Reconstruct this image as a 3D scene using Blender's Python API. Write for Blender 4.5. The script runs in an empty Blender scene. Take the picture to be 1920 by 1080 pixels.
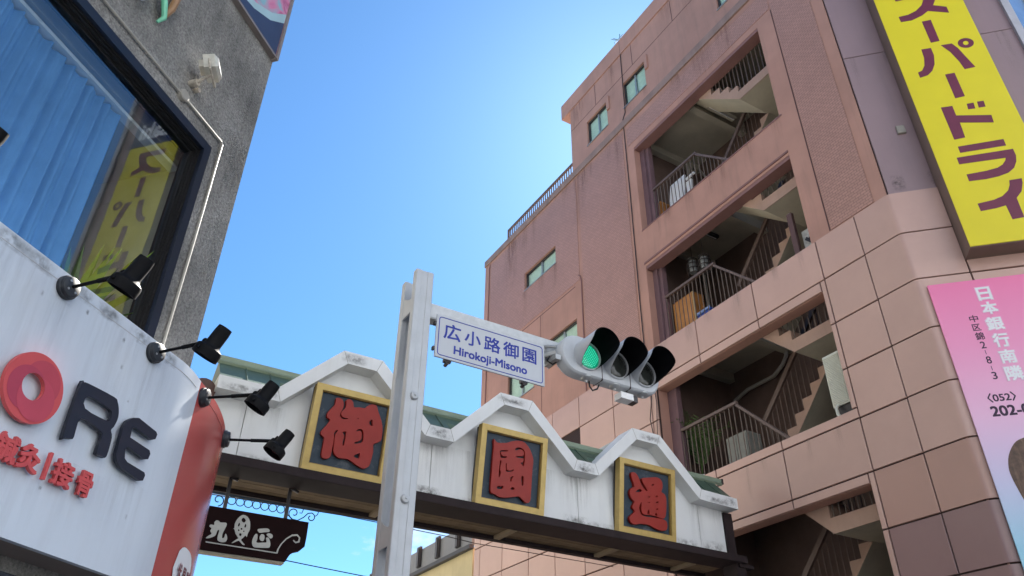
import bpy, bmesh, math, random
from mathutils import Vector, Matrix
random.seed(7)
SC = bpy.context.scene
COL = SC.collection
R = math.radians

# ------------------------------------------------------------------ camera, sky, sun, exposure
cam_d = bpy.data.cameras.new('camera')
cam = bpy.data.objects.new('camera', cam_d)
COL.objects.link(cam)
cam_d.sensor_width = 36.0
cam_d.lens = 36.0 * 1463.8 / 1920.0
cam_d.clip_start, cam_d.clip_end = 0.05, 3000.0
_p, _r, _y = R(33.6746), R(0.7504), R(30.1013)
_F = Vector((math.sin(_y) * math.cos(_p), math.cos(_y) * math.cos(_p), math.sin(_p)))
_r0 = Vector((math.cos(_y), -math.sin(_y), 0))
_u0 = _r0.cross(_F)
_rr = _r0 * math.cos(_r) + _u0 * math.sin(_r)
_uu = _u0 * math.cos(_r) - _r0 * math.sin(_r)
cam.matrix_world = Matrix(((_rr.x, _uu.x, -_F.x, 0.0), (_rr.y, _uu.y, -_F.y, 0.0), (_rr.z, _uu.z, -_F.z, 1.6), (0, 0, 0, 1)))
SC.camera = cam

SUN_AZ, SUN_EL = 44.0, 44.5          # azimuth clockwise from +Y (up the side street), elevation
world = bpy.data.worlds.new('World')
SC.world = world
world.use_nodes = True
wt = world.node_tree
wt.nodes.clear()
def wn(t, **k):
    n = wt.nodes.new(t)
    for a, b in k.items():
        setattr(n, a, b)
    return n
sky = wn('ShaderNodeTexSky', sky_type='NISHITA', sun_disc=False)
sky.sun_elevation, sky.sun_rotation = R(SUN_EL), R(SUN_AZ)
sky.altitude, sky.air_density, sky.dust_density, sky.ozone_density = 30.0, 1.0, 0.28, 5.0
bg = wn('ShaderNodeBackground')
bg.inputs['Strength'].default_value = 0.055
bg2 = wn('ShaderNodeBackground')
bg2.inputs['Color'].default_value = (1.0, 1.0, 1.0, 1)
bg2.inputs['Strength'].default_value = 0.33
wtc = wn('ShaderNodeTexCoord')
wmap = wn('ShaderNodeMapping')
wmap.inputs['Scale'].default_value = (1.0, 1.0, 2.2)
wmap.inputs['Location'].default_value = (32.247, 24.3085, 32.5723)
wnz = wn('ShaderNodeTexNoise')
wnz.inputs['Scale'].default_value = 4.2
wnz.inputs['Detail'].default_value = 9.0
wnz.inputs['Roughness'].default_value = 0.62
wrp = wn('ShaderNodeValToRGB')
wrp.color_ramp.elements[0].position, wrp.color_ramp.elements[1].position = 0.60, 0.74
wsx = wn('ShaderNodeSeparateXYZ')
wmr = wn('ShaderNodeMapRange')       # clouds thin out towards the zenith
for i_, v_ in ((1, 0.22), (2, 0.40), (3, 1.0), (4, 0.0)):
    wmr.inputs[i_].default_value = v_
wmu = wn('ShaderNodeMath', operation='MULTIPLY')
wmx = wn('ShaderNodeMixShader')
wout = wn('ShaderNodeOutputWorld')
L_ = wt.links.new
wtint = wn('ShaderNodeVectorMath', operation='MULTIPLY')   # clear, deep blue air
wtint.inputs[1].default_value = (0.57, 0.86, 1.0)
L_(sky.outputs[0], wtint.inputs[0])
L_(wtint.outputs[0], bg.inputs['Color'])
L_(wtc.outputs['Generated'], wmap.inputs[0])
L_(wmap.outputs[0], wnz.inputs['Vector'])
L_(wnz.outputs['Fac'], wrp.inputs[0])
L_(wtc.outputs['Generated'], wsx.inputs[0])
L_(wsx.outputs['Z'], wmr.inputs[0])
L_(wrp.outputs['Color'], wmu.inputs[0])
L_(wmr.outputs[0], wmu.inputs[1])
L_(wmu.outputs[0], wmx.inputs[0])
L_(bg.outputs[0], wmx.inputs[1])
L_(bg2.outputs[0], wmx.inputs[2])
L_(wmx.outputs[0], wout.inputs[0])

sun_d = bpy.data.lights.new('sun', 'SUN')
sun_d.energy, sun_d.angle, sun_d.color = 5.0, R(0.53), (1.0, 0.95, 0.87)
sun = bpy.data.objects.new('sun', sun_d)
COL.objects.link(sun)
_sd = Vector((math.sin(R(SUN_AZ)) * math.cos(R(SUN_EL)), math.cos(R(SUN_AZ)) * math.cos(R(SUN_EL)), math.sin(R(SUN_EL))))
sun.rotation_euler = _sd.to_track_quat('Z', 'Y').to_euler()
sun.location = (30, 30, 45)

vs = SC.view_settings
SC.display_settings.display_device = 'sRGB'
vs.view_transform, vs.look, vs.gamma, vs.use_curve_mapping = 'Standard', 'None', 1.0, False
vs.exposure = 1.95

# ------------------------------------------------------------------ materials
MATS = {}
def mat(name, col, rough=0.6, metal=0.0, nscale=3.0, namt=0.12, bump=0.0, bscale=40.0, spec=0.4, rnd=0.0, streak=0.0, coords='Object', dirt=None, coat=0.0, mottle=0.0, mscale=0.7):
    """painted / stone / metal surface: base colour with grain, per-object tone, streaky dirt, fine relief"""
    if name in MATS:
        return MATS[name]
    m = bpy.data.materials.new(name)
    m.use_nodes = True
    t = m.node_tree
    b = t.nodes['Principled BSDF']
    b.inputs['Roughness'].default_value = rough
    b.inputs['Metallic'].default_value = metal
    b.inputs['Specular IOR Level'].default_value = spec
    b.inputs['Coat Weight'].default_value = coat
    tc = t.nodes.new('ShaderNodeTexCoord')
    nz = t.nodes.new('ShaderNodeTexNoise')
    nz.inputs['Scale'].default_value = nscale
    nz.inputs['Detail'].default_value = 6
    nz.inputs['Roughness'].default_value = 0.6
    t.links.new(tc.outputs[coords], nz.inputs['Vector'])
    mr = t.nodes.new('ShaderNodeMapRange')
    mr.inputs[1].default_value, mr.inputs[2].default_value = 0.25, 0.75
    mr.inputs[3].default_value, mr.inputs[4].default_value = 1 - namt, 1 + namt
    t.links.new(nz.outputs['Fac'], mr.inputs[0])
    val = mr.outputs[0]
    if rnd:
        oi = t.nodes.new('ShaderNodeObjectInfo')
        m2 = t.nodes.new('ShaderNodeMapRange')
        m2.inputs[3].default_value, m2.inputs[4].default_value = 1 - rnd, 1 + rnd
        t.links.new(oi.outputs['Random'], m2.inputs[0])
        mm = t.nodes.new('ShaderNodeMath'); mm.operation = 'MULTIPLY'
        t.links.new(val, mm.inputs[0]); t.links.new(m2.outputs[0], mm.inputs[1])
        val = mm.outputs[0]
    if mottle:
        n4 = t.nodes.new('ShaderNodeTexNoise')
        n4.inputs['Scale'].default_value, n4.inputs['Detail'].default_value, n4.inputs['Roughness'].default_value = mscale, 8, 0.68
        t.links.new(tc.outputs[coords], n4.inputs['Vector'])
        m4 = t.nodes.new('ShaderNodeMapRange')
        m4.inputs[1].default_value, m4.inputs[2].default_value = 0.3, 0.7
        m4.inputs[3].default_value, m4.inputs[4].default_value = 1 - mottle, 1 + mottle
        t.links.new(n4.outputs['Fac'], m4.inputs[0])
        mm = t.nodes.new('ShaderNodeMath'); mm.operation = 'MULTIPLY'
        t.links.new(val, mm.inputs[0]); t.links.new(m4.outputs[0], mm.inputs[1])
        val = mm.outputs[0]
    mx = t.nodes.new('ShaderNodeVectorMath'); mx.operation = 'SCALE'
    mx.inputs[0].default_value = col[:3]
    t.links.new(val, mx.inputs['Scale'])
    out = mx.outputs[0]
    if streak:
        mp = t.nodes.new('ShaderNodeMapping')
        mp.inputs['Scale'].default_value = (3.5, 3.5, 0.3)
        t.links.new(tc.outputs[coords], mp.inputs[0])
        n2 = t.nodes.new('ShaderNodeTexNoise')
        n2.inputs['Scale'].default_value = 1.6
        n2.inputs['Detail'].default_value = 7
        n2.inputs['Roughness'].default_value = 0.65
        t.links.new(mp.outputs[0], n2.inputs['Vector'])
        rp = t.nodes.new('ShaderNodeMapRange')
        rp.inputs[1].default_value, rp.inputs[2].default_value = 0.5, 0.78
        rp.inputs[3].default_value, rp.inputs[4].default_value = 0.0, streak
        t.links.new(n2.outputs['Fac'], rp.inputs[0])
        mi = t.nodes.new('ShaderNodeMix'); mi.data_type = 'RGBA'
        t.links.new(rp.outputs[0], mi.inputs[0])
        t.links.new(out, mi.inputs[6])
        mi.inputs[7].default_value = (*(dirt or (0.09, 0.08, 0.07)), 1)
        out = mi.outputs[2]
    t.links.new(out, b.inputs['Base Color'])
    if bump:
        n3 = t.nodes.new('ShaderNodeTexNoise')
        n3.inputs['Scale'].default_value = bscale
        n3.inputs['Detail'].default_value = 5
        t.links.new(tc.outputs[coords], n3.inputs['Vector'])
        bp = t.nodes.new('ShaderNodeBump')
        bp.inputs['Strength'].default_value = min(1.0, bump)
        bp.inputs['Distance'].default_value = 0.02 * bump
        t.links.new(n3.outputs['Fac'], bp.inputs['Height'])
        t.links.new(bp.outputs[0], b.inputs['Normal'])
    MATS[name] = m
    return m

def glass_mat(name, tint=(0.75, 0.85, 0.9), refl=0.25, rough=0.01):
    if name in MATS:
        return MATS[name]
    m = bpy.data.materials.new(name)
    m.use_nodes = True
    t = m.node_tree
    t.nodes.clear()
    o = t.nodes.new('ShaderNodeOutputMaterial')
    tr = t.nodes.new('ShaderNodeBsdfTransparent'); tr.inputs[0].default_value = (*tint, 1)
    gl = t.nodes.new('ShaderNodeBsdfGlossy'); gl.inputs['Roughness'].default_value = rough
    gl.inputs['Color'].default_value = (0.92, 0.96, 1.0, 1)
    fr = t.nodes.new('ShaderNodeFresnel'); fr.inputs['IOR'].default_value = 1.6
    ad = t.nodes.new('ShaderNodeMath'); ad.operation = 'ADD'; ad.use_clamp = True
    ad.inputs[1].default_value = refl
    tc = t.nodes.new('ShaderNodeTexCoord')
    nz = t.nodes.new('ShaderNodeTexNoise'); nz.inputs['Scale'].default_value = 1.3
    bp = t.nodes.new('ShaderNodeBump'); bp.inputs['Strength'].default_value = 0.02; bp.inputs['Distance'].default_value = 0.02
    t.links.new(tc.outputs['Object'], nz.inputs['Vector'])
    t.links.new(nz.outputs['Fac'], bp.inputs['Height'])
    t.links.new(bp.outputs[0], gl.inputs['Normal'])
    mx = t.nodes.new('ShaderNodeMixShader')
    ge = t.nodes.new('ShaderNodeNewGeometry')                 # the inner face of the pane does not mirror again
    iv = t.nodes.new('ShaderNodeMath'); iv.operation = 'SUBTRACT'; iv.inputs[0].default_value = 1.0
    mu = t.nodes.new('ShaderNodeMath'); mu.operation = 'MULTIPLY'
    t.links.new(ge.outputs['Backfacing'], iv.inputs[1])
    t.links.new(fr.outputs[0], ad.inputs[0]); t.links.new(ad.outputs[0], mu.inputs[0]); t.links.new(iv.outputs[0], mu.inputs[1]); t.links.new(mu.outputs[0], mx.inputs[0])
    t.links.new(tr.outputs[0], mx.inputs[1]); t.links.new(gl.outputs[0], mx.inputs[2])
    t.links.new(mx.outputs[0], o.inputs[0])
    MATS[name] = m
    return m

def tile_mat(name, col, axis='Y'):
    """mosaic tile cladding: tiny tiles with joints, two-tone, relief; laid in the wall's own plane"""
    m = bpy.data.materials.new(name)
    m.use_nodes = True
    t = m.node_tree
    b = t.nodes['Principled BSDF']
    b.inputs['Roughness'].default_value = 0.45
    b.inputs['Specular IOR Level'].default_value = 0.45
    tc = t.nodes.new('ShaderNodeTexCoord')
    sx = t.nodes.new('ShaderNodeSeparateXYZ'); cx = t.nodes.new('ShaderNodeCombineXYZ')
    t.links.new(tc.outputs['Object'], sx.inputs[0])
    t.links.new(sx.outputs[axis], cx.inputs[0]); t.links.new(sx.outputs['Z'], cx.inputs[1])
    br = t.nodes.new('ShaderNodeTexBrick')
    br.inputs['Scale'].default_value = 1.0
    br.inputs['Brick Width'].default_value, br.inputs['Row Height'].default_value = 0.115, 0.058
    br.inputs['Mortar Size'].default_value, br.inputs['Mortar Smooth'].default_value = 0.006, 0.2
    br.inputs['Bias'].default_value = 0.0
    br.inputs['Color1'].default_value = (*[c * 1.06 for c in col], 1)
    br.inputs['Color2'].default_value = (*[c * 0.93 for c in col], 1)
    br.inputs['Mortar'].default_value = (*[c * 0.62 for c in col], 1)
    t.links.new(cx.outputs[0], br.inputs['Vector'])
    nz = t.nodes.new('ShaderNodeTexNoise'); nz.inputs['Scale'].default_value = 0.8; nz.inputs['Detail'].default_value = 5
    t.links.new(tc.outputs['Object'], nz.inputs['Vector'])
    mr = t.nodes.new('ShaderNodeMapRange'); mr.inputs[3].default_value, mr.inputs[4].default_value = 0.86, 1.14
    t.links.new(nz.outputs['Fac'], mr.inputs[0])
    mu = t.nodes.new('ShaderNodeVectorMath'); mu.operation = 'SCALE'
    t.links.new(br.outputs['Color'], mu.inputs[0]); t.links.new(mr.outputs[0], mu.inputs['Scale'])
    t.links.new(mu.outputs[0], b.inputs['Base Color'])
    bp = t.nodes.new('ShaderNodeBump'); bp.inputs['Strength'].default_value = 0.5; bp.inputs['Distance'].default_value = 0.012
    bp.invert = True
    t.links.new(br.outputs['Fac'], bp.inputs['Height'])
    t.links.new(bp.outputs[0], b.inputs['Normal'])
    MATS[name] = m
    return m

PINK = (0.45, 0.248, 0.188)
M_pink = mat('pink_plaster', PINK, 0.65, nscale=0.6, namt=0.17, bump=0.25, bscale=55, streak=0.30, dirt=(0.17, 0.12, 0.10))
M_tile = tile_mat('pink_mosaic_tile', (0.46, 0.255, 0.195))
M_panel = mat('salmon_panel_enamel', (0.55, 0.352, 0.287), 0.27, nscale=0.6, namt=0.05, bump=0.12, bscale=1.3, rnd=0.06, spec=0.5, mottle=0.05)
M_panel2 = mat('darker_row_panel', (0.47, 0.28, 0.22), 0.27, nscale=0.6, namt=0.06, bump=0.12, bscale=1.3, rnd=0.05, spec=0.5)
M_panel3 = mat('darkest_row_panel', (0.27, 0.165, 0.152), 0.27, nscale=0.6, namt=0.08, bump=0.12, bscale=1.3, rnd=0.05, spec=0.5)  # panel colour stepped darker for the lower rows at the corner
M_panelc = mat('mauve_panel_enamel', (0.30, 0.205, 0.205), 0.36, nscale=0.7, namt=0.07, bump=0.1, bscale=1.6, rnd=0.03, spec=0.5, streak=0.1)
M_joint = mat('dark_joint_sealant', (0.035, 0.018, 0.016), 0.8)
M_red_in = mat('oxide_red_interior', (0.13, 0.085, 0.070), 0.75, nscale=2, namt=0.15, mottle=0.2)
M_cream = mat('cream_soffit_paint', (0.56, 0.51, 0.39), 0.75, nscale=1.5, namt=0.12, streak=0.15, dirt=(0.2, 0.16, 0.11))
M_ceil = mat('grey_ceiling_paint', (0.42, 0.39, 0.32), 0.8, nscale=2, namt=0.15)
M_rail = mat('brown_rail_paint', (0.13, 0.09, 0.075), 0.5, metal=0.0, nscale=6)
M_balu = mat('worn_baluster_metal', (0.15, 0.115, 0.095), 0.5, metal=0.1, nscale=8)
M_alu = mat('window_aluminium', (0.42, 0.42, 0.41), 0.4, metal=0.7, nscale=5)
M_dkfr = mat('dark_window_frame', (0.035, 0.030, 0.030), 0.4, nscale=6, spec=0.5)
M_white = mat('white_arch_paint', (0.74, 0.755, 0.75), 0.55, nscale=1.2, namt=0.06, bump=0.06, bscale=30, streak=0.14, dirt=(0.34, 0.33, 0.30))
M_brown = mat('dark_brown_beam_paint', (0.030, 0.021, 0.022), 0.65, nscale=4, namt=0.2, spec=0.15)
M_green = mat('green_metal_roof', (0.075, 0.125, 0.09), 0.45, metal=0.15, nscale=3, namt=0.15, streak=0.2, dirt=(0.16, 0.17, 0.13))
M_greenl = mat('pale_green_ridge', (0.23, 0.29, 0.21), 0.5, nscale=4)
M_gold = mat('gold_frame_paint', (0.50, 0.36, 0.12), 0.42, metal=0.25, nscale=9, namt=0.14, bump=0.08, bscale=60)
M_redc = mat('vermilion_letter_paint', (0.30, 0.020, 0.012), 0.5, nscale=6, namt=0.12)
M_pole = mat('grey_steel_paint', (0.46, 0.48, 0.50), 0.45, metal=0.15, nscale=5, namt=0.08, bump=0.05, bscale=40, streak=0.25, dirt=(0.30, 0.27, 0.22))
M_galv = mat('galvanised_steel', (0.46, 0.47, 0.47), 0.42, metal=0.55, nscale=9, namt=0.16)
M_black = mat('black_lamp_enamel', (0.006, 0.006, 0.007), 0.6, nscale=6, spec=0.12)
M_visor = mat('matte_black_visor', (0.004, 0.004, 0.005), 0.9, spec=0.1)
M_signw = mat('white_shop_panel', (0.63, 0.68, 0.735), 0.38, nscale=1.0, namt=0.04, streak=0.3, dirt=(0.34, 0.34, 0.36), bump=0.05, bscale=2.0)
M_signr = mat('red_shop_panel', (0.46, 0.075, 0.068), 0.25, nscale=1.0, namt=0.05, spec=0.5)
M_navy = mat('navy_letter_enamel', (0.014, 0.016, 0.027), 0.42, nscale=5, spec=0.4)
M_coral = mat('coral_letter_enamel', (0.62, 0.085, 0.085), 0.45, nscale=5, namt=0.06)
M_taupe = mat('taupe_soffit', (0.23, 0.185, 0.165), 0.7, nscale=2)
M_asph = mat('asphalt', (0.075, 0.072, 0.068), 0.9, nscale=30, namt=0.3, bump=0.4, bscale=150)
M_pave = mat('pavement_slabs', (0.42, 0.40, 0.37), 0.85, nscale=4, namt=0.15, bump=0.2, bscale=60)
M_line = mat('road_line_paint', (0.75, 0.75, 0.72), 0.7, nscale=8)
M_yellow = mat('yellow_sign_film', (0.74, 0.62, 0.012), 0.42, nscale=1.1, namt=0.05)
M_maroon = mat('maroon_sign_film', (0.16, 0.025, 0.055), 0.45, nscale=4)
M_signside = mat('brown_sign_case', (0.19, 0.135, 0.11), 0.45, metal=0.2, nscale=3)
M_paper = mat('white_print', (0.80, 0.80, 0.80), 0.6, nscale=4, namt=0.03)
M_ink = mat('dark_violet_ink', (0.045, 0.02, 0.045), 0.6, nscale=4)
M_blueink = mat('blue_road_sign_ink', (0.012, 0.03, 0.30), 0.5, nscale=4)
M_cable = mat('black_cable', (0.012, 0.012, 0.012), 0.6)
M_curtain = mat('pale_curtain_cloth', (0.74, 0.77, 0.70), 0.9, nscale=5)
M_blockglass = mat('bounce_block_glass', (0.05, 0.06, 0.07), 0.1, spec=0.6)

def stain_mat(name, col, strength, drip):
    """dirt with soft ragged edges: a blot, or a run of dirt that thins out downwards"""
    m = bpy.data.materials.new(name); m.use_nodes = True
    t = m.node_tree; t.nodes.clear()
    o = t.nodes.new('ShaderNodeOutputMaterial')
    tr = t.nodes.new('ShaderNodeBsdfTransparent'); df = t.nodes.new('ShaderNodeBsdfDiffuse'); df.inputs[0].default_value = (*col, 1)
    mx = t.nodes.new('ShaderNodeMixShader')
    uv = t.nodes.new('ShaderNodeUVMap'); sx = t.nodes.new('ShaderNodeSeparateXYZ')
    t.links.new(uv.outputs[0], sx.inputs[0])
    def M(op, a, b=None):
        n = t.nodes.new('ShaderNodeMath'); n.operation = op; n.use_clamp = op in ('MULTIPLY',)
        for i, q in enumerate((a, b)):
            if q is None: continue
            if isinstance(q, (int, float)): n.inputs[i].default_value = q
            else: t.links.new(q, n.inputs[i])
        return n.outputs[0]
    tc = t.nodes.new('ShaderNodeTexCoord'); mp = t.nodes.new('ShaderNodeMapping')
    mp.inputs['Scale'].default_value = (16, 16, 1.2) if drip else (11, 11, 11)
    t.links.new(tc.outputs['Object'], mp.inputs[0])
    nz = t.nodes.new('ShaderNodeTexNoise'); nz.inputs['Scale'].default_value = 1.0; nz.inputs['Detail'].default_value = 7; nz.inputs['Roughness'].default_value = 0.7
    t.links.new(mp.outputs[0], nz.inputs['Vector'])
    cx = M('MULTIPLY', M('ABSOLUTE', M('SUBTRACT', sx.outputs[0], 0.5)), 2.0)
    ex = M('SUBTRACT', 1.0, M('MULTIPLY', cx, cx))
    if drip:
        fall = M('MULTIPLY', ex, sx.outputs[1])
    else:
        cy = M('MULTIPLY', M('ABSOLUTE', M('SUBTRACT', sx.outputs[1], 0.5)), 2.0)
        fall = M('MULTIPLY', ex, M('SUBTRACT', 1.0, M('MULTIPLY', cy, cy)))
    r = t.nodes.new('ShaderNodeMapRange'); r.inputs[1].default_value, r.inputs[2].default_value = 0.40, 0.68
    t.links.new(nz.outputs['Fac'], r.inputs[0])
    t.links.new(M('MULTIPLY', M('MULTIPLY', fall, r.outputs[0]), strength), mx.inputs[0])
    t.links.new(tr.outputs[0], mx.inputs[1]); t.links.new(df.outputs[0], mx.inputs[2]); t.links.new(mx.outputs[0], o.inputs[0])
    return m
M_blot = stain_mat('black_mould_stain', (0.13, 0.125, 0.115), 0.75, False)
M_drip = stain_mat('grey_rain_streak', (0.26, 0.25, 0.225), 0.30, True)
M_dripk = stain_mat('brown_rain_streak', (0.17, 0.10, 0.08), 0.42, True)
M_dripw = stain_mat('faint_rain_streak', (0.44, 0.47, 0.52), 0.15, True)

# ------------------------------------------------------------------ helpers
class MB:
    """collects shapes in world coordinates, then links them as ONE mesh object"""
    def __init__(s):
        s.v, s.f, s.m, s.sm = [], [], [], []
    def poly(s, pts, mi=0, smooth=False):
        i = len(s.v)
        s.v += [tuple(p) for p in pts]
        s.f.append(tuple(range(i, i + len(pts)))); s.m.append(mi); s.sm.append(smooth)
    def obox(s, o, U, V, N, a, b, c, mi=0, ch=0.0):
        """box: o + U*[a0,a1] + V*[b0,b1] + N*[c0,c1]; ch chamfers the +N face"""
        o, U, V, N = Vector(o), Vector(U), Vector(V), Vector(N)
        P = lambda x, y, z: tuple(o + U * x + V * y + N * z)
        i = len(s.v)
        if not ch:
            s.v += [P(x, y, z) for z in c for y in b for x in a]
            fs = [(0, 2, 3, 1), (4, 5, 7, 6), (0, 1, 5, 4), (2, 6, 7, 3), (0, 4, 6, 2), (1, 3, 7, 5)]
        else:
            s.v += [P(x, y, c[0]) for y in b for x in a]
            s.v += [P(x, y, c[1] - ch) for y in b for x in a]
            s.v += [P(a[0] + ch, b[0] + ch, c[1]), P(a[1] - ch, b[0] + ch, c[1]), P(a[0] + ch, b[1] - ch, c[1]), P(a[1] - ch, b[1] - ch, c[1])]
            fs = [(0, 2, 3, 1), (0, 1, 5, 4), (2, 6, 7, 3), (0, 4, 6, 2), (1, 3, 7, 5),
                  (4, 5, 9, 8), (6, 10, 11, 7), (4, 8, 10, 6), (5, 7, 11, 9), (8, 9, 11, 10)]
        for f in fs:
            s.f.append(tuple(i + k for k in f)); s.m.append(mi); s.sm.append(False)
    def box(s, x, y, z, mi=0):
        s.obox((0, 0, 0), (1, 0, 0), (0, 1, 0), (0, 0, 1), x, y, z, mi)
    def tube(s, pts, r, n=8, mi=0, cap=True, smooth=True):
        pts = [Vector(p) for p in pts]
        rs = r if isinstance(r, (list, tuple)) else [r] * len(pts)
        base = len(s.v)
        t0 = (pts[1] - pts[0]).normalized()
        ref = Vector((0, 0, 1)) if abs(t0.z) < 0.9 else Vector((1, 0, 0))
        A = t0.cross(ref).normalized()
        for k, p in enumerate(pts):
            t = (pts[min(k + 1, len(pts) - 1)] - pts[max(k - 1, 0)]).normalized()
            A = (A - t * A.dot(t)).normalized()
            B = t.cross(A)
            for j in range(n):
                an = 2 * math.pi * j / n
                s.v.append(tuple(p + (A * math.cos(an) + B * math.sin(an)) * rs[k]))
        for k in range(len(pts) - 1):
            for j in range(n):
                a, b = base + k * n + j, base + k * n + (j + 1) % n
                s.f.append((a, b, b + n, a + n)); s.m.append(mi); s.sm.append(smooth)
        if cap:
            s.f.append(tuple(base + j for j in range(n))[::-1]); s.m.append(mi); s.sm.append(False)
            e = base + (len(pts) - 1) * n
            s.f.append(tuple(e + j for j in range(n))); s.m.append(mi); s.sm.append(False)
    def lathe(s, o, ax, prof, n=20, mi=0, smooth=True, cap=(True, True)):
        """profile (distance along ax, radius) spun about ax"""
        o, ax = Vector(o), Vector(ax).normalized()
        ref = Vector((0, 0, 1)) if abs(ax.z) < 0.9 else Vector((1, 0, 0))
        A = ax.cross(ref).normalized(); B = ax.cross(A)
        base = len(s.v)
        for d, r in prof:
            for j in range(n):
                an = 2 * math.pi * j / n
                s.v.append(tuple(o + ax * d + (A * math.cos(an) + B * math.sin(an)) * r))
        for k in range(len(prof) - 1):
            for j in range(n):
                a, b = base + k * n + j, base + k * n + (j + 1) % n
                s.f.append((a, b, b + n, a + n)); s.m.append(mi); s.sm.append(smooth)
        if cap[0]:
            s.f.append(tuple(base + j for j in range(n))[::-1]); s.m.append(mi); s.sm.append(False)
        if cap[1]:
            e = base + (len(prof) - 1) * n
            s.f.append(tuple(e + j for j in range(n))); s.m.append(mi); s.sm.append(False)
    def prism(s, pts, d, mi=0, mside=None, mback=None):
        """polygon (3D points) swept along vector d"""
        d = Vector(d); n = len(pts)
        P = [Vector(p) for p in pts]
        i = len(s.v)
        s.v += [tuple(p) for p in P] + [tuple(p + d) for p in P]
        s.f.append(tuple(range(i, i + n))[::-1]); s.m.append(mi); s.sm.append(False)
        s.f.append(tuple(range(i + n, i + 2 * n))); s.m.append(mi if mback is None else mback); s.sm.append(False)
        for k in range(n):
            a, b = i + k, i + (k + 1) % n
            s.f.append((a, b, b + n, a + n)); s.m.append(mi if mside is None else mside); s.sm.append(False)
    def build(s, name, mats, parent=None, fixn=True, weld=False):
        me = bpy.data.meshes.new(name)
        base = Vector(parent['_b']) if parent is not None else Vector((0, 0, 0))
        org = Vector((0, 0, 0))
        if parent is None and s.v:
            xs, ys, zs = zip(*s.v)
            org = Vector(((min(xs) + max(xs)) / 2, (min(ys) + max(ys)) / 2, min(zs)))
        off = org if parent is None else base
        me.from_pydata([(x - off.x, y - off.y, z - off.z) for x, y, z in s.v], [], s.f)
        mats = mats if isinstance(mats, (list, tuple)) else [mats]
        for m in mats:
            me.materials.append(m)
        for p, mi, sm in zip(me.polygons, s.m, s.sm):
            p.material_index = mi; p.use_smooth = sm
        if fixn:
            bm = bmesh.new(); bm.from_mesh(me)
            bmesh.ops.recalc_face_normals(bm, faces=bm.faces)
            bm.to_mesh(me); bm.free()
        if any(s.sm):
            me.set_sharp_from_angle(angle=R(38))
        o = bpy.data.objects.new(name, me)
        COL.objects.link(o)
        if parent is None:
            o.location = org
        else:
            attach(o, parent)
        return o

def _each(s, name, mats, parent=None, **k):
    """one object per connected shape"""
    par = list(range(len(s.v)))
    def find(a):
        while par[a] != a:
            par[a] = par[par[a]]; a = par[a]
        return a
    for f in s.f:
        for q in f[1:]:
            par[find(q)] = find(f[0])
    groups = {}
    for i, f in enumerate(s.f):
        groups.setdefault(find(f[0]), []).append(i)
    out = []
    for g in groups.values():
        b = MB(); mp = {}
        for i in g:
            for q in s.f[i]:
                if q not in mp:
                    mp[q] = len(b.v); b.v.append(s.v[q])
            b.f.append(tuple(mp[q] for q in s.f[i])); b.m.append(s.m[i]); b.sm.append(s.sm[i])
        out.append(b.build(name, mats, parent, **k))
    return out
MB.each = _each

def holed(b, fn, y, z, holes):
    """a sheet split round rectangular holes (y0, y1, z0, z1); fn(b, y, z) adds one piece"""
    ys = sorted({*y, *[q for h in holes for q in h[:2] if y[0] < q < y[1]]})
    for ya, yb in zip(ys, ys[1:]):
        cut = sorted((h[2], h[3]) for h in holes if h[0] < yb - 1e-6 and h[1] > ya + 1e-6)
        zz = z[0]
        for a, c in cut:
            if a >= z[1] or c <= z[0]:
                continue
            if a > zz:
                fn(b, (ya, yb), (zz, min(a, z[1])))
            zz = max(zz, c)
        if zz < z[1]:
            fn(b, (ya, yb), (zz, z[1]))

def attach(o, parent):
    """child of a thing or of a part; meshes are stored relative to the root's base"""
    o.parent = parent
    o['_b'] = parent['_b']

def thing(name, label, cat, loc, group=None):
    o = bpy.data.objects.new(name, None)
    o.empty_display_size = 0.2
    COL.objects.link(o)
    o.location = loc
    o['_b'] = list(loc)
    o['label'], o['category'] = label, cat
    if group:
        o['group'] = group
    return o

def tag(o, label, cat, group=None):
    o['label'], o['category'] = label, cat
    if group:
        o['group'] = group
    return o

def struct(o):
    o['kind'] = 'structure'
    return o

def copy_thing(root, loc, rz, label):
    r = root.copy(); COL.objects.link(r); r.location = loc; r.rotation_euler = (0, 0, rz); r['label'] = label
    for ch in list(root.children):
        c = ch.copy(); COL.objects.link(c); c.parent = r
        for g in list(ch.children):
            d = g.copy(); COL.objects.link(d); d.parent = c
    return r

def smooth_loop(pts, n=3):
    out = []
    N = len(pts)
    for i in range(N):
        p0, p1, p2, p3 = pts[i - 1], pts[i], pts[(i + 1) % N], pts[(i + 2) % N]
        for k in range(n):
            t = k / n
            out.append(tuple(0.5 * ((2 * p1[a]) + (-p0[a] + p2[a]) * t + (2 * p0[a] - 5 * p1[a] + 4 * p2[a] - p3[a]) * t * t
                                    + (-p0[a] + 3 * p1[a] - 3 * p2[a] + p3[a]) * t ** 3) for a in (0, 1)))
    return out

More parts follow.
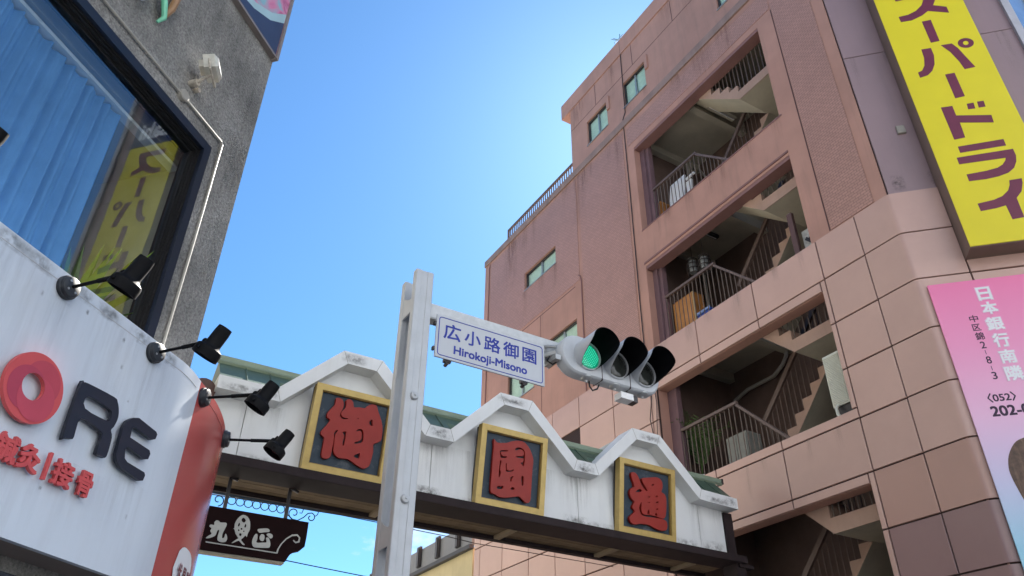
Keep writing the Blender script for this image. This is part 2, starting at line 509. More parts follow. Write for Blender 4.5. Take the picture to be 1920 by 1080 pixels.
def _finish_flat(ob, name, mats, place, parent, fit=None):
    dg = bpy.context.evaluated_depsgraph_get()
    me = bpy.data.meshes.new_from_object(ob.evaluated_get(dg), depsgraph=dg)
    cu = ob.data
    bpy.data.objects.remove(ob)
    bpy.data.curves.remove(cu)
    o0, U, V, N = (Vector(q) for q in place)
    if fit:
        xs = [v.co.x for v in me.vertices]; ys = [v.co.y for v in me.vertices]
        x0, x1, y0, y1 = min(xs), max(xs), min(ys), max(ys)
        fx0, fx1, fy0, fy1 = fit
        if fx1 is None:
            sc = (fy1 - fy0) / (y1 - y0); fx1 = fx0 + (x1 - x0) * sc
        sx, sy = (fx1 - fx0) / (x1 - x0), (fy1 - fy0) / (y1 - y0)
        for v in me.vertices:
            v.co.x = fx0 + (v.co.x - x0) * sx; v.co.y = fy0 + (v.co.y - y0) * sy
    base = Vector(parent['_b']) if parent is not None else Vector((0, 0, 0))
    for v in me.vertices:
        v.co = o0 + U * v.co.x + V * v.co.y + N * v.co.z - base
    me.materials.clear()
    for m in (mats if isinstance(mats, (list, tuple)) else [mats]):
        me.materials.append(m)
    me.name = name
    o = bpy.data.objects.new(name, me)
    COL.objects.link(o)
    if parent is not None:
        attach(o, parent)
    return o

def outline(name, loops, place, depth, m, parent, bevel=0.0, smooth=0, z0=0.0):
    """closed outlines (the first outside, further ones holes or islands) as a solid letter of the given depth"""
    cu = bpy.data.curves.new(name, 'CURVE')
    cu.dimensions, cu.fill_mode = '2D', 'BOTH'
    cu.extrude, cu.bevel_depth, cu.bevel_resolution = depth / 2, bevel, 0
    for lp in loops:
        pts = smooth_loop(lp, smooth) if smooth else lp
        sp = cu.splines.new('POLY')
        sp.points.add(len(pts) - 1)
        for q, (x, y) in zip(sp.points, pts):
            q.co = (x, y, 0, 1)
        sp.use_cyclic_u = True
    ob = bpy.data.objects.new(name, cu)
    COL.objects.link(ob)
    o0, U, V, N = place
    place = (Vector(o0) + Vector(N) * (depth / 2 + bevel + z0), U, V, N)
    return _finish_flat(ob, name, m, place, parent)

def text(name, s, place, fit, m, parent, depth=0.003, bold=0.0, z0=0.0):
    """lettering fitted into (u0, u1, v0, v1) on a plane; bold = stroke widening in parts of the letter height"""
    o0, U, V, N = (Vector(q) for q in place)
    u0, u1, v0, v1 = fit
    e = bold * (v1 - v0)
    sh = ((0, 0),) if not bold else ((-e, -e), (e, -e), (-e, e), (e, e), (0, 0))
    made = []
    for k, (du, dv) in enumerate(sh):
        cu = bpy.data.curves.new(name, 'FONT')
        cu.body, cu.size, cu.extrude = s, 1.0, 0.5
        ob = bpy.data.objects.new(name, cu)
        COL.objects.link(ob)
        dk = depth * (1 - 0.05 * k)
        made.append(_finish_flat(ob, name, m, (o0 + N * (dk / 2 + z0), U, V, N * dk), parent, (u0 + e + du, u1 - e + du, v0 + e + dv, v1 - e + dv)))
    if len(made) > 1:
        bm = bmesh.new()
        for q in made:
            bm.from_mesh(q.data)
        bm.to_mesh(made[0].data); bm.free()
        for q in made[1:]:
            me = q.data
            bpy.data.objects.remove(q); bpy.data.meshes.remove(me)
    return made[0]

X3, Y3, Z3 = Vector((1, 0, 0)), Vector((0, 1, 0)), Vector((0, 0, 1))

def stain(place, u, v, m, parent, z=0.0008):
    o0, U, V, N = (Vector(q) for q in place)
    base = Vector(parent['_b'])
    me = bpy.data.meshes.new('dirt_stain')
    me.from_pydata([tuple(o0 + U * a + V * b + N * z - base) for a, b in ((u[0], v[0]), (u[1], v[0]), (u[1], v[1]), (u[0], v[1]))], [], [(0, 1, 2, 3)])
    uvl = me.uv_layers.new(name='UVMap')
    for i, q in enumerate(((0, 0), (1, 0), (1, 1), (0, 1))):
        uvl.data[i].uv = q
    me.materials.append(m)
    o = bpy.data.objects.new('dirt_stain', me); COL.objects.link(o); attach(o, parent)
    return o

# outlines of the lettering, measured in metres in the plane each one lies in
GLY = {
    'go': [[(0.287, 0.985), (0.348, 0.993), (0.386, 0.96), (0.405, 0.89), (0.381, 0.813), (0.375, 0.763), (0.404, 0.729), (0.449, 0.723), (0.492, 0.741), (0.49, 0.751), (0.442, 0.746), (0.41, 0.758), (0.389, 0.787), (0.396, 0.823), (0.438, 0.882), (0.438, 0.937), (0.427, 0.981), (0.451, 1.006), (0.493, 1.007), (0.527, 0.973), (0.548, 0.914), (0.62, 0.931), (0.707, 0.938), (0.73, 0.972), (0.779, 1.009), (0.835, 1.018), (0.868, 0.997), (0.901, 0.927), (0.964, 0.814), (0.997, 0.696), (1.003, 0.573), (0.975, 0.526), (0.916, 0.493), (0.901, 0.456), (0.914, 0.377), (0.905, 0.268), (0.895, 0.199), (0.867, 0.157), (0.829, 0.136), (0.78, 0.137), (0.699, 0.167), (0.595, 0.212), (0.527, 0.208), (0.46, 0.205), (0.402, 0.239), (0.375, 0.286), (0.37, 0.384), (0.362, 0.496), (0.391, 0.553), (0.373, 0.56), (0.341, 0.511), (0.356, 0.421), (0.352, 0.314), (0.352, 0.222), (0.337, 0.18), (0.301, 0.16), (0.254, 0.163), (0.231, 0.197), (0.229, 0.288), (0.229, 0.394), (0.219, 0.431), (0.184, 0.45), (0.166, 0.487), (0.189, 0.531), (0.261, 0.669), (0.218, 0.693), (0.204, 0.731), (0.215, 0.781), (0.279, 0.879), (0.289, 0.937)], [(0.794, 0.748), (0.814, 0.801), (0.836, 0.799), (0.85, 0.726), (0.836, 0.716)], [(0.632, 0.605), (0.671, 0.641), (0.726, 0.634), (0.753, 0.533), (0.743, 0.474), (0.679, 0.436), (0.635, 0.433), (0.641, 0.455), (0.699, 0.481), (0.725, 0.52), (0.711, 0.599), (0.675, 0.618), (0.65, 0.599)], [(0.654, 0.264), (0.702, 0.307), (0.739, 0.321), (0.738, 0.261), (0.72, 0.246)], [(0.448, 0.548), (0.49, 0.564), (0.505, 0.554), (0.505, 0.383), (0.486, 0.375), (0.475, 0.42), (0.484, 0.502)], [(0.613, 0.771), (0.648, 0.787), (0.629, 0.765)]],
    'en': [[(0.21, 0.939), (0.265, 0.899), (0.352, 0.91), (0.439, 0.931), (0.495, 0.961), (0.583, 0.992), (0.687, 1.008), (0.765, 0.978), (0.839, 0.907), (0.893, 0.799), (0.904, 0.723), (0.897, 0.617), (0.898, 0.437), (0.898, 0.247), (0.896, 0.171), (0.87, 0.129), (0.826, 0.121), (0.772, 0.149), (0.71, 0.188), (0.653, 0.178), (0.539, 0.146), (0.441, 0.126), (0.369, 0.128), (0.302, 0.153), (0.252, 0.157), (0.227, 0.201), (0.224, 0.362), (0.221, 0.537), (0.22, 0.689), (0.222, 0.818)], [(0.33, 0.795), (0.456, 0.821), (0.45, 0.805), (0.353, 0.778), (0.348, 0.747), (0.384, 0.722), (0.445, 0.728), (0.441, 0.708), (0.366, 0.687), (0.338, 0.713)], [(0.572, 0.852), (0.606, 0.892), (0.68, 0.907), (0.744, 0.868), (0.759, 0.772), (0.753, 0.667), (0.733, 0.631), (0.712, 0.665), (0.684, 0.677), (0.727, 0.701), (0.731, 0.751), (0.664, 0.744), (0.604, 0.749), (0.617, 0.77), (0.724, 0.791), (0.726, 0.857), (0.667, 0.882), (0.61, 0.85)], [(0.337, 0.649), (0.366, 0.635), (0.357, 0.576), (0.356, 0.512), (0.374, 0.478), (0.356, 0.411), (0.339, 0.402), (0.336, 0.509)], [(0.438, 0.618), (0.458, 0.622), (0.466, 0.536), (0.533, 0.537), (0.575, 0.561), (0.577, 0.542), (0.521, 0.514), (0.452, 0.509)], [(0.535, 0.433), (0.577, 0.463), (0.585, 0.449), (0.559, 0.418), (0.559, 0.38), (0.537, 0.383)], [(0.324, 0.262), (0.361, 0.284), (0.383, 0.273), (0.417, 0.294), (0.431, 0.257), (0.342, 0.226)], [(0.546, 0.269), (0.583, 0.306), (0.627, 0.277), (0.573, 0.261)], [(0.717, 0.48), (0.755, 0.487), (0.762, 0.367), (0.735, 0.356)]],
    'tsu': [[(0.241, 0.935), (0.314, 0.939), (0.369, 0.894), (0.397, 0.846), (0.435, 0.772), (0.526, 0.691), (0.563, 0.706), (0.501, 0.776), (0.443, 0.861), (0.485, 0.889), (0.61, 0.919), (0.746, 0.949), (0.814, 0.938), (0.865, 0.894), (0.872, 0.802), (0.845, 0.731), (0.913, 0.703), (0.946, 0.643), (0.947, 0.513), (0.933, 0.381), (0.898, 0.317), (0.839, 0.308), (0.756, 0.32), (0.69, 0.322), (0.591, 0.322), (0.525, 0.309), (0.46, 0.326), (0.435, 0.4), (0.443, 0.504), (0.411, 0.46), (0.391, 0.393), (0.419, 0.321), (0.468, 0.285), (0.607, 0.286), (0.789, 0.3), (0.906, 0.293), (0.956, 0.256), (0.958, 0.18), (0.929, 0.135), (0.837, 0.117), (0.721, 0.13), (0.607, 0.163), (0.509, 0.166), (0.411, 0.154), (0.299, 0.126), (0.235, 0.147), (0.203, 0.198), (0.218, 0.244), (0.314, 0.329), (0.265, 0.371), (0.265, 0.416), (0.3, 0.479), (0.24, 0.52), (0.207, 0.578), (0.207, 0.629), (0.239, 0.68), (0.299, 0.717), (0.27, 0.796), (0.232, 0.881)], [(0.32, 0.641), (0.394, 0.698), (0.443, 0.685), (0.435, 0.661), (0.361, 0.641)], [(0.635, 0.811), (0.703, 0.83), (0.677, 0.797)], [(0.567, 0.603), (0.621, 0.621), (0.592, 0.592)], [(0.718, 0.643), (0.772, 0.659), (0.751, 0.626)], [(0.567, 0.512), (0.612, 0.529), (0.592, 0.504)], [(0.725, 0.546), (0.787, 0.566), (0.767, 0.531)], [(0.732, 0.438), (0.781, 0.455), (0.757, 0.42)], [(0.555, 0.329), (0.586, 0.416), (0.606, 0.34)], [(0.71, 0.334), (0.732, 0.38), (0.768, 0.331)]],
    'R': [[(-1.174, 3.566), (-0.964, 3.58), (-0.925, 3.564), (-0.896, 3.521), (-0.886, 3.473), (-0.896, 3.422), (-0.909, 3.394), (-0.886, 3.357), (-0.882, 3.246), (-0.912, 3.232), (-0.948, 3.23), (-0.96, 3.243), (-0.958, 3.337), (-0.981, 3.359), (-1.139, 3.368), (-1.146, 3.256), (-1.16, 3.238), (-1.2, 3.229), (-1.216, 3.239), (-1.216, 3.539), (-1.199, 3.555)], [(-1.141, 3.5), (-0.969, 3.502), (-0.941, 3.482), (-0.939, 3.45), (-0.962, 3.431), (-1.137, 3.429)]],
    'E': [[(-0.772, 3.532), (-0.725, 3.551), (-0.553, 3.533), (-0.537, 3.52), (-0.542, 3.488), (-0.571, 3.471), (-0.738, 3.485), (-0.754, 3.476), (-0.749, 3.415), (-0.565, 3.406), (-0.55, 3.388), (-0.556, 3.352), (-0.586, 3.339), (-0.748, 3.358), (-0.76, 3.334), (-0.742, 3.286), (-0.715, 3.274), (-0.556, 3.268), (-0.543, 3.254), (-0.549, 3.219), (-0.579, 3.209), (-0.761, 3.229), (-0.795, 3.248), (-0.817, 3.285), (-0.823, 3.449), (-0.81, 3.496)]],
    'do': [[(1.17, 11.968), (1.354, 11.961), (1.352, 11.726), (1.874, 11.608), (1.86, 11.433), (1.361, 11.55), (1.346, 11.2), (1.172, 11.188)], [(1.584, 11.955), (1.694, 11.957), (1.682, 11.816), (1.57, 11.823)], [(1.752, 11.967), (1.856, 11.962), (1.846, 11.82), (1.739, 11.823)]],
    'ra': [[(1.18, 11.022), (1.885, 11.036), (1.883, 10.889), (1.178, 10.881)], [(1.095, 10.787), (1.956, 10.796), (1.956, 10.649), (1.92, 10.52), (1.851, 10.399), (1.742, 10.315), (1.582, 10.269), (1.393, 10.25), (1.136, 10.256), (1.138, 10.404), (1.444, 10.42), (1.619, 10.45), (1.707, 10.498), (1.775, 10.579), (1.794, 10.63), (1.095, 10.639)]],
    'i': [[(1.703, 10.158), (1.886, 10.164), (1.872, 10.075), (1.804, 9.907), (1.695, 9.787), (1.683, 9.399), (1.511, 9.387), (1.504, 9.672), (1.356, 9.643), (1.127, 9.626), (1.124, 9.781), (1.372, 9.813), (1.513, 9.863), (1.623, 9.957), (1.679, 10.063)]],
    'bar2': [[(1.451, 12.746), (1.61, 12.75), (1.609, 12.143), (1.45, 12.13)]],
    'pa': [[(1.587, 13.51), (1.772, 13.505), (1.838, 13.352), (1.887, 13.143), (1.971, 12.806), (1.792, 12.795), (1.762, 13.004), (1.69, 13.289)], [(1.245, 13.491), (1.41, 13.486), (1.409, 13.282), (1.358, 13.049), (1.28, 12.897), (1.18, 12.804), (1.042, 12.773), (1.039, 12.912), (1.118, 12.942), (1.189, 13.062), (1.234, 13.261)], [(2.122, 13.415), (2.109, 13.383), (2.088, 13.357), (2.06, 13.337), (2.029, 13.325), (1.995, 13.321), (1.961, 13.327), (1.93, 13.341), (1.903, 13.362), (1.882, 13.39), (1.87, 13.422), (1.866, 13.456), (1.87, 13.49), (1.884, 13.522), (1.905, 13.549), (1.933, 13.569), (1.965, 13.581), (1.999, 13.585), (2.033, 13.579), (2.064, 13.565), (2.091, 13.543), (2.111, 13.515), (2.124, 13.483), (2.128, 13.448)], [(2.041, 13.439), (2.035, 13.426), (2.027, 13.414), (2.017, 13.405), (2.006, 13.4), (1.994, 13.398), (1.982, 13.399), (1.971, 13.404), (1.962, 13.413), (1.955, 13.424), (1.951, 13.437), (1.95, 13.451), (1.953, 13.465), (1.958, 13.479), (1.966, 13.49), (1.976, 13.499), (1.988, 13.505), (2, 13.507), (2.012, 13.505), (2.023, 13.5), (2.032, 13.492), (2.039, 13.481), (2.043, 13.467), (2.043, 13.453)]],
    'bar1': [[(1.448, 14.238), (1.608, 14.241), (1.599, 13.63), (1.447, 13.624)]],
    'su': [[(1.095, 14.489), (1.1, 14.332), (1.294, 14.325), (1.498, 14.407), (1.626, 14.502), (1.959, 14.344), (1.962, 14.521), (1.754, 14.636), (1.803, 14.779), (1.612, 14.842), (1.563, 14.699), (1.425, 14.567), (1.269, 14.5)], [(1.154, 14.954), (1.155, 14.938), (1.251, 14.942), (1.251, 14.962)]],
    'sho': [[(2.191, 4.443), (2.222, 4.458), (2.303, 4.474), (2.335, 4.46), (2.336, 4.437), (2.281, 4.424), (2.226, 4.409), (2.203, 4.422)], [(2.174, 4.383), (2.2, 4.382), (2.209, 4.332), (2.208, 4.286), (2.284, 4.297), (2.328, 4.309), (2.312, 4.358), (2.345, 4.363), (2.374, 4.306), (2.378, 4.265), (2.356, 4.244), (2.214, 4.226), (2.176, 4.235), (2.156, 4.273), (2.154, 4.323)], [(2.234, 4.367), (2.249, 4.395), (2.282, 4.39), (2.294, 4.355), (2.285, 4.318), (2.254, 4.318), (2.237, 4.336)], [(2.311, 4.404), (2.345, 4.42), (2.384, 4.406), (2.39, 4.375), (2.366, 4.361), (2.331, 4.382)]],
    'maru': [[(1.666, 4.45), (1.686, 4.474), (1.717, 4.469), (1.735, 4.456), (1.799, 4.462), (1.814, 4.439), (1.801, 4.38), (1.787, 4.327), (1.793, 4.278), (1.816, 4.287), (1.821, 4.333), (1.84, 4.316), (1.853, 4.277), (1.841, 4.24), (1.794, 4.228), (1.751, 4.242), (1.738, 4.28), (1.742, 4.361), (1.721, 4.357), (1.715, 4.316), (1.702, 4.286), (1.64, 4.252), (1.608, 4.25), (1.629, 4.278), (1.662, 4.308), (1.64, 4.34), (1.648, 4.371), (1.619, 4.392), (1.629, 4.414), (1.669, 4.415)]],
    'fish': [[(1.992, 4.592), (2.042, 4.575), (2.083, 4.519), (2.096, 4.448), (2.096, 4.417), (2.082, 4.374), (2.08, 4.333), (2.061, 4.35), (2.037, 4.316), (2.018, 4.287), (2.073, 4.24), (2.048, 4.236), (2, 4.274), (1.98, 4.271), (1.926, 4.238), (1.92, 4.245), (1.966, 4.29), (1.981, 4.307), (1.939, 4.351), (1.919, 4.397), (1.899, 4.41), (1.911, 4.418), (1.906, 4.469), (1.927, 4.534), (1.959, 4.576)], [(1.993, 4.561), (2.03, 4.531), (2.011, 4.497), (1.975, 4.522)], [(1.956, 4.493), (1.971, 4.469), (1.956, 4.441), (1.945, 4.455)], [(2.033, 4.49), (2.047, 4.471), (2.04, 4.439), (2.025, 4.452)], [(1.994, 4.432), (2.011, 4.424), (1.999, 4.407), (1.986, 4.42)], [(1.962, 4.411), (1.98, 4.399), (1.967, 4.386), (1.957, 4.397)], [(2.029, 4.407), (2.041, 4.398), (2.028, 4.386), (2.022, 4.395)], [(1.991, 4.37), (2.013, 4.353), (2.001, 4.33), (1.98, 4.348)]],
    'rule': [[(1.615, 4.211), (2.466, 4.205), (2.476, 4.249), (2.506, 4.318), (2.56, 4.393), (2.626, 4.449), (2.693, 4.464), (2.737, 4.426), (2.736, 4.369), (2.689, 4.35), (2.65, 4.377), (2.658, 4.388), (2.688, 4.368), (2.718, 4.381), (2.72, 4.421), (2.692, 4.444), (2.634, 4.431), (2.569, 4.381), (2.519, 4.313), (2.492, 4.247), (2.486, 4.195), (2.465, 4.192), (1.617, 4.199)]],
}

# ------------------------------------------------------------------ ground, road, pavements
def sheet(name, pts, z, m, thick=0.0):
    b = MB()
    if thick:
        b.prism([(x, y, z - thick) for x, y in pts], (0, 0, thick))
    else:
        b.poly([(x, y, z) for x, y in pts])
    return struct(b.build(name, m))
sheet('ground', [(-900, -900), (900, -900), (900, 900), (-900, 900)], -0.02, M_pave)
sheet('road', [(-300, -17), (300, -17), (300, 1.2), (-300, 1.2)], -0.012, M_asph)
sheet('side_street', [(2.6, 1.2), (8.6, 1.2), (8.6, 200), (2.6, 200)], -0.008, M_asph)
sheet('pavement', [(-60, 1.5), (2.3, 1.5), (2.3, 80), (-60, 80)], 0.12, M_pave, 0.12)
sheet('pavement', [(8.9, 1.5), (80, 1.5), (80, 80), (8.9, 80)], 0.12, M_pave, 0.12)
sheet('kerb', [(-60, 1.2), (2.6, 1.2), (2.6, 80), (2.3, 80), (2.3, 1.5), (-60, 1.5)], 0.11, mat('kerb_concrete', (0.40, 0.39, 0.37), 0.85), 0.12)
sheet('kerb', [(80, 1.2), (8.6, 1.2), (8.6, 80), (8.9, 80), (8.9, 1.5), (80, 1.5)], 0.11, MATS['kerb_concrete'], 0.12)
zb = MB()
for k in range(7):
    x = 2.9 + k * 0.85
    zb.poly([(x, 1.6, -0.003), (x + 0.45, 1.6, -0.003), (x + 0.45, 4.6, -0.003), (x, 4.6, -0.003)])
struct(zb.build('crossing_markings', M_line))
lb = MB()
for k in range(-20, 20):
    lb.poly([(k * 10.0, -8.6, -0.008), (k * 10.0 + 5, -8.6, -0.008), (k * 10.0 + 5, -8.45, -0.008), (k * 10.0, -8.45, -0.008)])
struct(lb.build('lane_markings', M_line))

for k, (x0, x1, h, c, lab) in enumerate(((-46, -29, 28, (0.58, 0.60, 0.63), 'unseen pale blue grey block added across the main road for bounced light, farthest left'), (-28.8, -12, 34, (0.66, 0.69, 0.73), 'unseen white block added across the main road for bounced light, behind the camera, left'), (-11.8, 5, 26, (0.56, 0.58, 0.62), 'unseen light grey block added across the main road for bounced light, straight behind the camera'), (5.2, 21, 33, (0.62, 0.65, 0.70), 'unseen pale block added across the main road for bounced light, behind the camera, right'), (21.2, 44, 28, (0.54, 0.57, 0.62), 'unseen grey block added across the main road for bounced light, farthest right'))):  # unseen blocks added to bounce sunlight back onto the street fronts
    ob_ = thing('bounce_block', lab, 'building', ((x0 + x1) / 2, -26, 0))
    b = MB(); b.box((x0, x1), (-32, -20), (0, h)); b.build('wall', mat('bounce_frontage_%d' % k, c, 0.8, nscale=1.0), ob_)
    nx_ = int((x1 - x0) / 3.2)
    for i in range(nx_):
        for j in range(int(h / 3.4)):
            xa = x0 + 0.7 + i * 3.2
            b = MB(); b.box((xa, xa + 1.9), (-19.999, -19.96), (j * 3.4 + 1.1, j * 3.4 + 2.8)); b.build('window', M_blockglass, ob_)

# ------------------------------------------------------------------ pink corner building on the right
FX = 10.8                                   # plane of the street front
CS = math.sqrt(0.5)
CP = Vector((10.8, 5.68, 0))                # corner where the chamfer starts
CT = Vector((CS, -CS, 0))                   # along the chamfer
CN = Vector((-CS, -CS, 0))                  # out of the chamfer
CE = CP + CT * 3.09                         # far end of the chamfer
pb = thing('corner_building', 'pink five storey corner building with open stairwell on its street side', 'building', (15, 12, 0))
YO0, YO1 = 7.36, 12.02                      # stairwell opening along the street
def wl(b, y, z, x0=FX, x1=FX + 0.25, mi=0):
    b.box((x0, x1), y, z, mi)
WINS = [(13.03, 14.07, 18.63, 19.62), (11.22, 12.24, 18.62, 19.61), (7.35, 8.33, 18.63, 19.62), (5.95, 6.6, 18.63, 19.62),
        (15.99, 17.80, 15.37, 16.02), (15.04, 16.5, 12.0, 12.90), (17.3, 18.82, 11.75, 12.73), (15.06, 16.28, 8.1, 9.3)]
w = MB()
holed(w, wl, (12.02, 20.55), (0, 18.19), WINS)   # north of the opening
wl(w, (5.70, 7.36), (0, 17.86))             # between opening and corner
wl(w, (7.36, 12.02), (16.86, 17.86)); wl(w, (7.36, 12.02), (12.83, 13.92)); wl(w, (7.36, 12.02), (9.44, 10.50))
wl(w, (7.36, 12.02), (5.87, 7.11)); wl(w, (7.36, 12.02), (2.45, 3.75))
holed(w, wl, (5.70, 14.93), (18.19, 21.5), WINS)
wl(w, (5.70, 12.02), (17.86, 18.19))
w.build('street_wall', M_pink, pb)
w = MB()
w.box((11.05, 20.5), (20.30, 20.55), (0, 18.19)); w.box((11.05, 20.5), (14.70, 14.93), (18.19, 21.5))
w.box((20.25, 20.5), (3.5, 20.3), (0, 18.19)); w.box((20.25, 20.5), (3.5, 14.7), (18.19, 21.5))
w.build('rear_wall', M_pink, pb)
w = MB()
w.box((11.06, 20.24), (14.94, 20.29), (17.7, 17.95))
w.prism([(11.06, 14.69, 21.15), (11.06, 5.9, 21.15), (13.1, 3.85, 21.15), (20.24, 3.85, 21.15), (20.24, 14.69, 21.15)], (0, 0, 0.2))
w.build('roof', mat('roof_membrane', (0.25, 0.25, 0.24), 0.9), pb)
w = MB()
w.box((FX - 0.03, 20.6), (14.94, 15.40), (20.88, 21.52)); w.box((FX - 0.03, FX - 0.002), (5.5, 14.94), (20.88, 21.52))
w.build('fascia', M_pink, pb)
w = MB()
w.box((FX - 0.045, FX - 0.002), (5.66, 20.56), (17.90, 18.15))
w.build('ledge', mat('weathered_pink_ledge', (0.30, 0.20, 0.165), 0.7, nscale=3, namt=0.2, streak=0.3, dirt=(0.12, 0.10, 0.08)), pb)
# grooves and cracks scored into the plaster
w = MB()
for y in (13.55, 11.70, 9.9):
    w.box((FX - 0.003, FX + 0.01), (y - 0.012, y + 0.012), (19.95, 20.86))
w.box((FX - 0.0035, FX + 0.01), (5.7, 14.9), (19.935, 19.955))
w.box((FX - 0.003, FX + 0.01), (15.04, 19.9), (13.94, 13.965)); w.box((FX - 0.003, FX + 0.01), (16.88, 16.90), (10.55, 13.93))
w.box((FX - 0.006, FX + 0.01), (6.90, 6.925), (10.56, 17.0))
w.each('plaster_groove', mat('groove_shadow_paint', (0.12, 0.06, 0.055), 0.8), pb)
# mosaic tile fields, 12 mm proud of the plaster
w = MB()
T0, T1 = FX - 0.012, FX - 0.001
def fld(y, z):
    w.box((T0, T1), y, z)
fld((5.95, 6.88), (10.56, 17.7)); fld((6.93, 12.25), (17.06, 17.7))
fld((12.45, 14.64), (10.58, 17.75))
fld((14.80, 15.99), (14.05, 17.75)); fld((17.81, 20.12), (14.05, 17.75)); fld((15.99, 17.81), (14.05, 15.36)); fld((15.99, 17.81), (16.03, 17.75))
w.build('mosaic_tile_field', M_tile, pb)
# chamfer wall (mauve sheet metal above, panels below)
w = MB()
w.obox(CP, CT, Z3, CN, (0.0, 3.09), (0, 21.5), (-0.25, -0.03))
w.build('chamfer_backing', M_joint, pb)
ROWS = [10.515, 9.65, 8.73, 7.84, 6.93, 6.035, 5.14, 4.30, 3.42, 2.55, 1.66, 0.75, 0.12]
G2 = 0.013
def panel(mb_fn, name='wall_panel', m=M_panel):
    b = MB(); mb_fn(b)
    return b.build(name, m, pb)
def fpanel(y0, y1, z0, z1, m=M_panel):
    panel(lambda b: b.obox((FX, 0, 0), (0, -1, 0), Z3, (-1, 0, 0), (-y1 + G2, -y0 - G2), (z0 + G2, z1 - G2), (0.006, 0.05), 0, 0.006), m=m)
w = MB()                                     # dark backing behind the panel joints
for (y0, y1, z0, z1) in ((5.72, 7.355, 0.1, 10.51), (12.03, 20.54, 0.1, 10.51), (7.355, 12.03, 9.46, 10.5), (7.355, 12.03, 5.89, 7.1), (7.355, 12.03, 2.47, 3.74)):
    w.box((FX - 0.02, FX - 0.001), (y0, y1), (z0, z1))
w.build('joint_backing', M_joint, pb)
for z1, z0 in zip(ROWS, ROWS[1:]):
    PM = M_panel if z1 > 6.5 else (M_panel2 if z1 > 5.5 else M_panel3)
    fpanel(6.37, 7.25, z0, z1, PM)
    # bent corner panel: street front, rounded corner, chamfer
    prof = [(FX - 0.05, 6.37 - G2)]
    cc = Vector((FX - 0.05, 5.66, 0)); a0 = Vector((0, -1, 0))
    rad = 0.16
    pc = Vector((FX - 0.05, 5.68 - 0.0207, 0))
    d1, d2 = Vector((0, 1, 0)), CT
    tl = rad * math.tan(R(22.5))
    s1, s2 = pc + d1 * tl, pc + d2 * tl
    cen = s1 + Vector((1, 0, 0)) * rad
    arc = []
    for k in range(7):
        an = R(180 + 45 * k / 6)
        arc.append((cen.x + rad * math.cos(an), cen.y + rad * math.sin(an)))
    fr = [(FX - 0.05, 6.37 - G2)] + arc + [tuple((CP + CN * 0.05 + CT * (0.79 - G2))[:2])]
    bk = [tuple((CP + CN * 0.006 + CT * (0.79 - G2))[:2]), (FX - 0.006, 5.70), (FX - 0.006, 6.37 - G2)]
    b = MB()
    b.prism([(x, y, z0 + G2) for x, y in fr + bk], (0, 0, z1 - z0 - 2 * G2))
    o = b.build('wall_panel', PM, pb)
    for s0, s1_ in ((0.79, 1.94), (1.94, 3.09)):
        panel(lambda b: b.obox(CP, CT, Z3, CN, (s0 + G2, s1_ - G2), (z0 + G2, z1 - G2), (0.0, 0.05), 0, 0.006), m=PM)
    ys = [12.25, 13.63, 15.04, 16.29, 17.53, 18.90, 20.18, 20.55]
    for y0, y1 in zip(ys, ys[1:]):
        if y0 == 15.04 and z1 in (9.65, 8.73):
            continue
        fpanel(y0, y1, z0, z1)
    fpanel(12.05, 12.25, z0, z1) if not (z1 == 10.515) else fpanel(12.05, 12.25, z0, z1)
# strips and spandrels between the openings
for zt, zm, zb_ in ((10.515, 9.65, 9.44), (6.935, 6.035, 5.865), (3.42, 2.62, 2.46)):
    for y0, y1 in zip((7.25, 8.90, 10.58), (8.90, 10.58, 12.05)):
        fpanel(y0, y1, zm, zt)
    for y0, y1 in zip((7.36, 8.90, 10.58), (8.90, 10.58, 12.05)):
        fpanel(y0, y1, zb_, zm)
for zt, zb_ in ((7.12, 6.935), (3.76, 3.42)):
    for y0, y1 in zip((7.25, 8.90, 10.58), (8.90, 10.58, 12.05)):
        fpanel(y0, y1, zb_, zt)
for z0, z1 in ((7.12, 7.84), (7.84, 8.73), (8.73, 9.65), (3.76, 4.30), (4.30, 5.14), (5.14, 6.035), (0.12, 1.6), (1.6, 2.62)):
    fpanel(7.25, 7.36, z0, z1)
# mauve sheets on the upper chamfer
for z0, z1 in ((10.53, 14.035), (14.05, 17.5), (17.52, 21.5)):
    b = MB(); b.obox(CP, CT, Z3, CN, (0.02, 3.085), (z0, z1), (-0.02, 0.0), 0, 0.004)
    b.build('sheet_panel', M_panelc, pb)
# chamfer end trim and the glazed front round the corner
w = MB(); w.obox(CE, CT, Z3, CN, (-0.03, 0.10), (0.1, 21.4), (-0.1, 0.07)); w.build('corner_trim', mat('pale_grey_trim', (0.45, 0.44, 0.47), 0.5), pb)
w = MB(); w.box((CE.x + 0.10, 20.5), (3.52, 3.7), (0.1, 21.4)); w.build('front_wall', mat('blue_grey_curtain_wall', (0.22, 0.33, 0.50), 0.25, metal=0.3), pb)
w = MB()
for x in (14.4, 15.8, 17.2, 18.6, 20.0):
    w.box((x, x + 0.06), (3.46, 3.54), (0.1, 21.4))
for z in (3.5, 7, 10.5, 14, 17.5):
    w.box((CE.x + 0.12, 20.5), (3.47, 3.535), (z, z + 0.06))
w.each('mullion', M_alu, pb)

